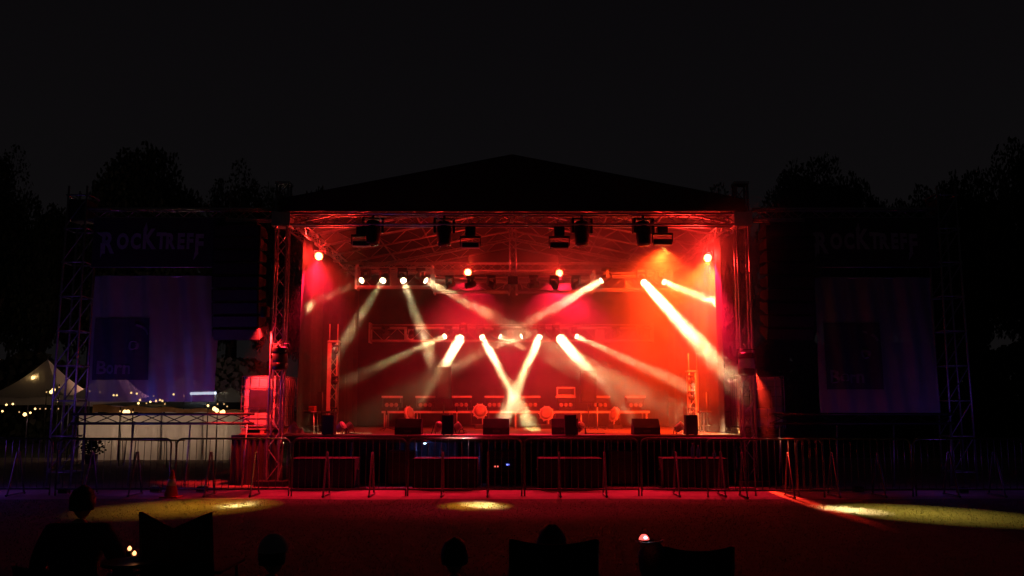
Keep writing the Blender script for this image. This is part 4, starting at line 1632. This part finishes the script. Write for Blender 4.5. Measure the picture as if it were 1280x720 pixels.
pC = at(343, 668, 5.85)
person((pC.x, 5.8), 'person in a pale cap sitting low on the lawn, seen from behind', 0, pC.z / .915, CHAR, -.1, -.2, cap=CAPW)
pD = at(569, 668, 5.85)
person((pD.x, 5.8), 'person with dark hair sitting low between the capped one and the centre chair', 0, pD.z / .915, CHAR, .1, .1)
pE = at(689, 652, 5.85)
person((pE.x, 5.8), 'person with round dark hair in the wide low chair near the middle', 0, pE.z / .915, NAVY, 0, 0, wide=1.05)
camp_chair(pE.x, 5.82, 'wide low camping chair of the person near the middle', .06, at(689, 673, 5.5).z, .52)
pF = at(812, 670, 5.85)
person((pF.x, 5.8), 'person whose head carries a glowing red light, sitting low', 0, pF.z / .915, CHAR, -.15, .3, longhair=True)
camp_chair(at(862, 680, 6.3).x, 6.35, 'wide empty low chair beside the person with the red light', .12, at(870, 680, 6.1).z, .46)
# glowing red headband / party light
hF = at(805, 671, 5.66)
t = thing('party_light', 'small glowing red and white light worn on the back of a head', 'light', hF)
MB().lathe([(.032, -.016), (.030, -.006), (.02, .008), (.012, .014)], 16).build('red_cover', REDLED, t)
MB().lathe([(.006, .0), (.009, .006), (.004, .013)], 10).build('white_bulb', LEDW, t).location = (.006, -.030, -.006)
MB().tube([(-.05, .02, -.03), (0, -.052, -.032), (.1, .0, -.03), (.13, .08, -.03)], .006, 6).build('strap', PAINTW, t)

# two small orange glow points, their candle holders and table made up
q = at(164, 694, 5.6)
t = thing('side_table', 'added low camping table between the person and the empty chair', 'table', (q.x, 5.6, 0))
MB().lathe([(.17, q.z - .055), (.17, q.z - .035)], 20).build('table_top', BLACKP, t)
for k in range(3):
    a_ = k * 2.09
    MB().tube([(0, 0, q.z - .06), (math.cos(a_) * .16, math.sin(a_) * .16, 0)], .009, 6).build('leg', BLACKM, t)
for u, v, lab in ((162, 686, 'small glowing orange point, upper of the pair'), (168, 692, 'small glowing orange point, lower of the pair')):
    p = at(u, v, 5.6)
    t = thing('orange_glow_point', lab, 'candle', p, 0, 'pair of tiny orange lights')
    MB().lathe([(.004, .016), (.012, .004), (.010, -.006), (.004, -.010)], 12).build('glow_tip', EMBER, t)
    MB().lathe([(.018, -.045 if u == 162 else -.012), (.020, -.010)], 12).build('holder', BLACKP, t)

# ================================================================== coloured uplights on the wings and front light
spot('blue_uplight', (-7.2, 18.3, .25), Vector((-.3, 1.4, 4.6)), 24, 80, (.14, .10, 1.0), .05, .7)
spot('purple_uplight', (-6.3, 18.4, .25), Vector((-.8, 1.25, 1.8)), 45, 80, (.62, .08, .75), .05, .8)
spot('blue_uplight', (-8.9, 18.0, .25), Vector((-1.1, 2.1, 3.6)), 14, 60, (.16, .14, 1.0), .05, .7)
spot('purple_uplight', (7.0, 18.3, .25), Vector((.9, 1.25, 3.0)), 10, 90, (.40, .06, .62), .05, .8)
spot('blue_uplight', (9.0, 18.1, .25), Vector((.9, 2.0, 3.4)), 6, 60, (.14, .12, 1.0), .05, .7)
for (x, y, lab) in [(-7.2, 18.3, 'small floor uplight aimed at the purple lit banner'), (-6.3, 18.4, 'small purple uplight nearest the stage tower by the tents'),
                    (-8.9, 18.0, 'small floor uplight by the outer scaffold tower near the tents'), (7.0, 18.3, 'small floor uplight below the nearly unlit banner'), (9.0, 18.1, 'small floor uplight near the outer unlit tower')]:
    t = thing('floor_uplight', lab, 'light', (x, y, .004), 0, 'floor uplights on the wings')
    MB().box((0, 0, .07), (.18, .16, .10)).build('housing', BLACKM, t, .01)
    MB().box((0, 0, .125), (.14, .12, .006)).build('lens', LENSOFF, t)
    MB().tube([(-.11, 0, .01), (-.11, 0, .1), (.11, 0, .1), (.11, 0, .01)], .008, 5).build('bracket', BLACKM, t)
p_ = Vector((-5.42, 19.35, 3.75))  # lamp and spot added to redden the tank, no lamp known here
t = thing('par_light', 'added red lamp on the stage tower brightening the caged water tank', 'stage light', p_, 0, RP)
MB().lathe([(.05, -.18), (.09, -.15), (.10, .03), (.108, .05)], 18, Vector((-.22, .8, -1.6)).to_track_quat('Z', 'Y').to_matrix()).build('can', BLACKM, t)
MB().tube([(-.12, 0, 0), (-.12, 0, .14), (.12, 0, .14), (.12, 0, 0)], .012, 6).build('yoke', BLACKM, t)
MB().tube([(0, 0, .14), (0, .25, .16), (.05, .5, .16)], .014, 6).build('arm', BLACKM, t)
spot('red_light', p_ + Vector((-.03, .10, -.16)), Vector((-.22, 1.0, -1.75)), 2000, 66, (1.0, .02, .02), .06, .5)
for q_, e_ in (((-10.6, 18.0, 1.2), 20.0), ((-7.4, 18.2, .6), 3.5), ((8.6, 18.2, .8), 4.0), ((11.2, 18.6, 1.0), 4.0)):
    lamp('violet_fill', 'POINT', q_, e_, (.28, .08, 1.0), .12)  # added unseen point lights tinting the dark wings violet
# added squashed spot standing in for red stage light spilling past the deck corner
spot('red_stripe_spot', (5.34, 19.5, 2.45), Vector((0, -2.1, -2.45)), 4500, 62, (1.0, .03, .012), .01, .8, (.10, 1, 1))
# blue side light catching the tower's outer edge
spot('blue_side_light', (-9.2, 18.9, 1.0), Vector((3.9, 1.1, 1.6)), 45, 60, (.10, .12, 1.0), .05, .6)

# ================================================================== stage smoke
m = bpy.data.materials.new('drifting stage smoke')
m.use_nodes = True
nt = m.node_tree
nt.nodes.remove(nt.nodes['Principled BSDF'])
pv = nt.nodes.new('ShaderNodeVolumePrincipled')
nt.links.new(pv.outputs[0], nt.nodes['Material Output'].inputs['Volume'])
pv.inputs['Anisotropy'].default_value = .35
pv.inputs['Color'].default_value = (.9, .9, .9, 1)


def mth(op, a, b=None, clamp=False):
    n = nt.nodes.new('ShaderNodeMath')
    n.operation = op
    n.use_clamp = clamp
    for i, x in enumerate((a, b)):
        if x is None:
            continue
        if isinstance(x, (int, float)):
            n.inputs[i].default_value = x
        else:
            nt.links.new(x, n.inputs[i])
    return n.outputs[0]


def mrange(x, a, b, c, d, smooth=True):
    n = nt.nodes.new('ShaderNodeMapRange')
    if smooth:
        n.interpolation_type = 'SMOOTHSTEP'
    for i, q in zip((1, 2, 3, 4), (a, b, c, d)):
        n.inputs[i].default_value = q
    nt.links.new(x, n.inputs[0])
    return n.outputs[0]


tc = nt.nodes.new('ShaderNodeTexCoord')
sp_ = nt.nodes.new('ShaderNodeSeparateXYZ')
nt.links.new(tc.outputs['Object'], sp_.inputs[0])
nz = nt.nodes.new('ShaderNodeTexNoise')
nz.inputs['Scale'].default_value = .75
nz.inputs['Detail'].default_value = 2.5
nt.links.new(tc.outputs['Object'], nz.inputs['Vector'])
X, Y_, Z = sp_.outputs
# thin on the tent side, thick on the far side (object coordinates = metres from the box centre)
side = mrange(X, -4.0, 4.2, .012, .085)
puff = mrange(nz.outputs[0], .36, .66, .35, 1.8)


def blob(cx, cy, cz, rx, ry, rz, peak):
    # smoke gathered round a point, falling off smoothly
    dx = mth('MULTIPLY', mth('SUBTRACT', X, cx), 1 / rx)
    dy = mth('MULTIPLY', mth('SUBTRACT', Y_, cy), 1 / ry)
    dz = mth('MULTIPLY', mth('SUBTRACT', Z, cz), 1 / rz)
    r2 = mth('ADD', mth('ADD', mth('MULTIPLY', dx, dx), mth('MULTIPLY', dy, dy)), mth('MULTIPLY', dz, dz))
    return mrange(r2, 0, 1, peak, 0)


base = mth('MULTIPLY', side, mrange(Z, -2.8, -.7, .40, 1))
for b_ in [(.1, 2.3, -.45, 3.4, 2.4, 1.25, .26), (-4.5, -2.8, 1.0, 1.1, 1.2, 1.4, .10), (0.2, .2, -2.0, 1.5, 2.0, 1.2, .06), (3.4, -2.2, .6, 3.0, 3.4, 2.8, .13),
           (-2.6, -1.3, .9, 2.2, 1.4, .8, .05), (2.4, 1.6, -1.8, 2.2, 2.2, 1.3, .05)]:
    base = mth('ADD', base, blob(*b_))
edge_x = mth('MULTIPLY', mrange(X, -6.6, -5.2, 0, 1), mrange(X, 5.3, 8.6, 1, 0))
edge_y = mrange(mth('ADD', Y_, mrange(X, 3.7, 4.8, 0, .9)), -5.0, -3.9, 0, 1)
edge_z = mth('MULTIPLY', mrange(Z, 1.5, 2.5, 1, .30), mrange(Z, 2.6, 3.1, 1, 0))
d_ = mth('MULTIPLY', mth('MULTIPLY', base, puff), mth('MULTIPLY', edge_x, mth('MULTIPLY', edge_y, edge_z)))
nt.links.new(d_, pv.inputs['Density'])
mb = MB().bb((-6.8, -5.9, -3.2), (8.8, 4.35, 3.2))
o = mb.build('stage_smoke', m)
o.location = (0, 24.3, 4.25)
tag(o, 'red and cream lit smoke drifting over the stage', None, None, 'stuff')
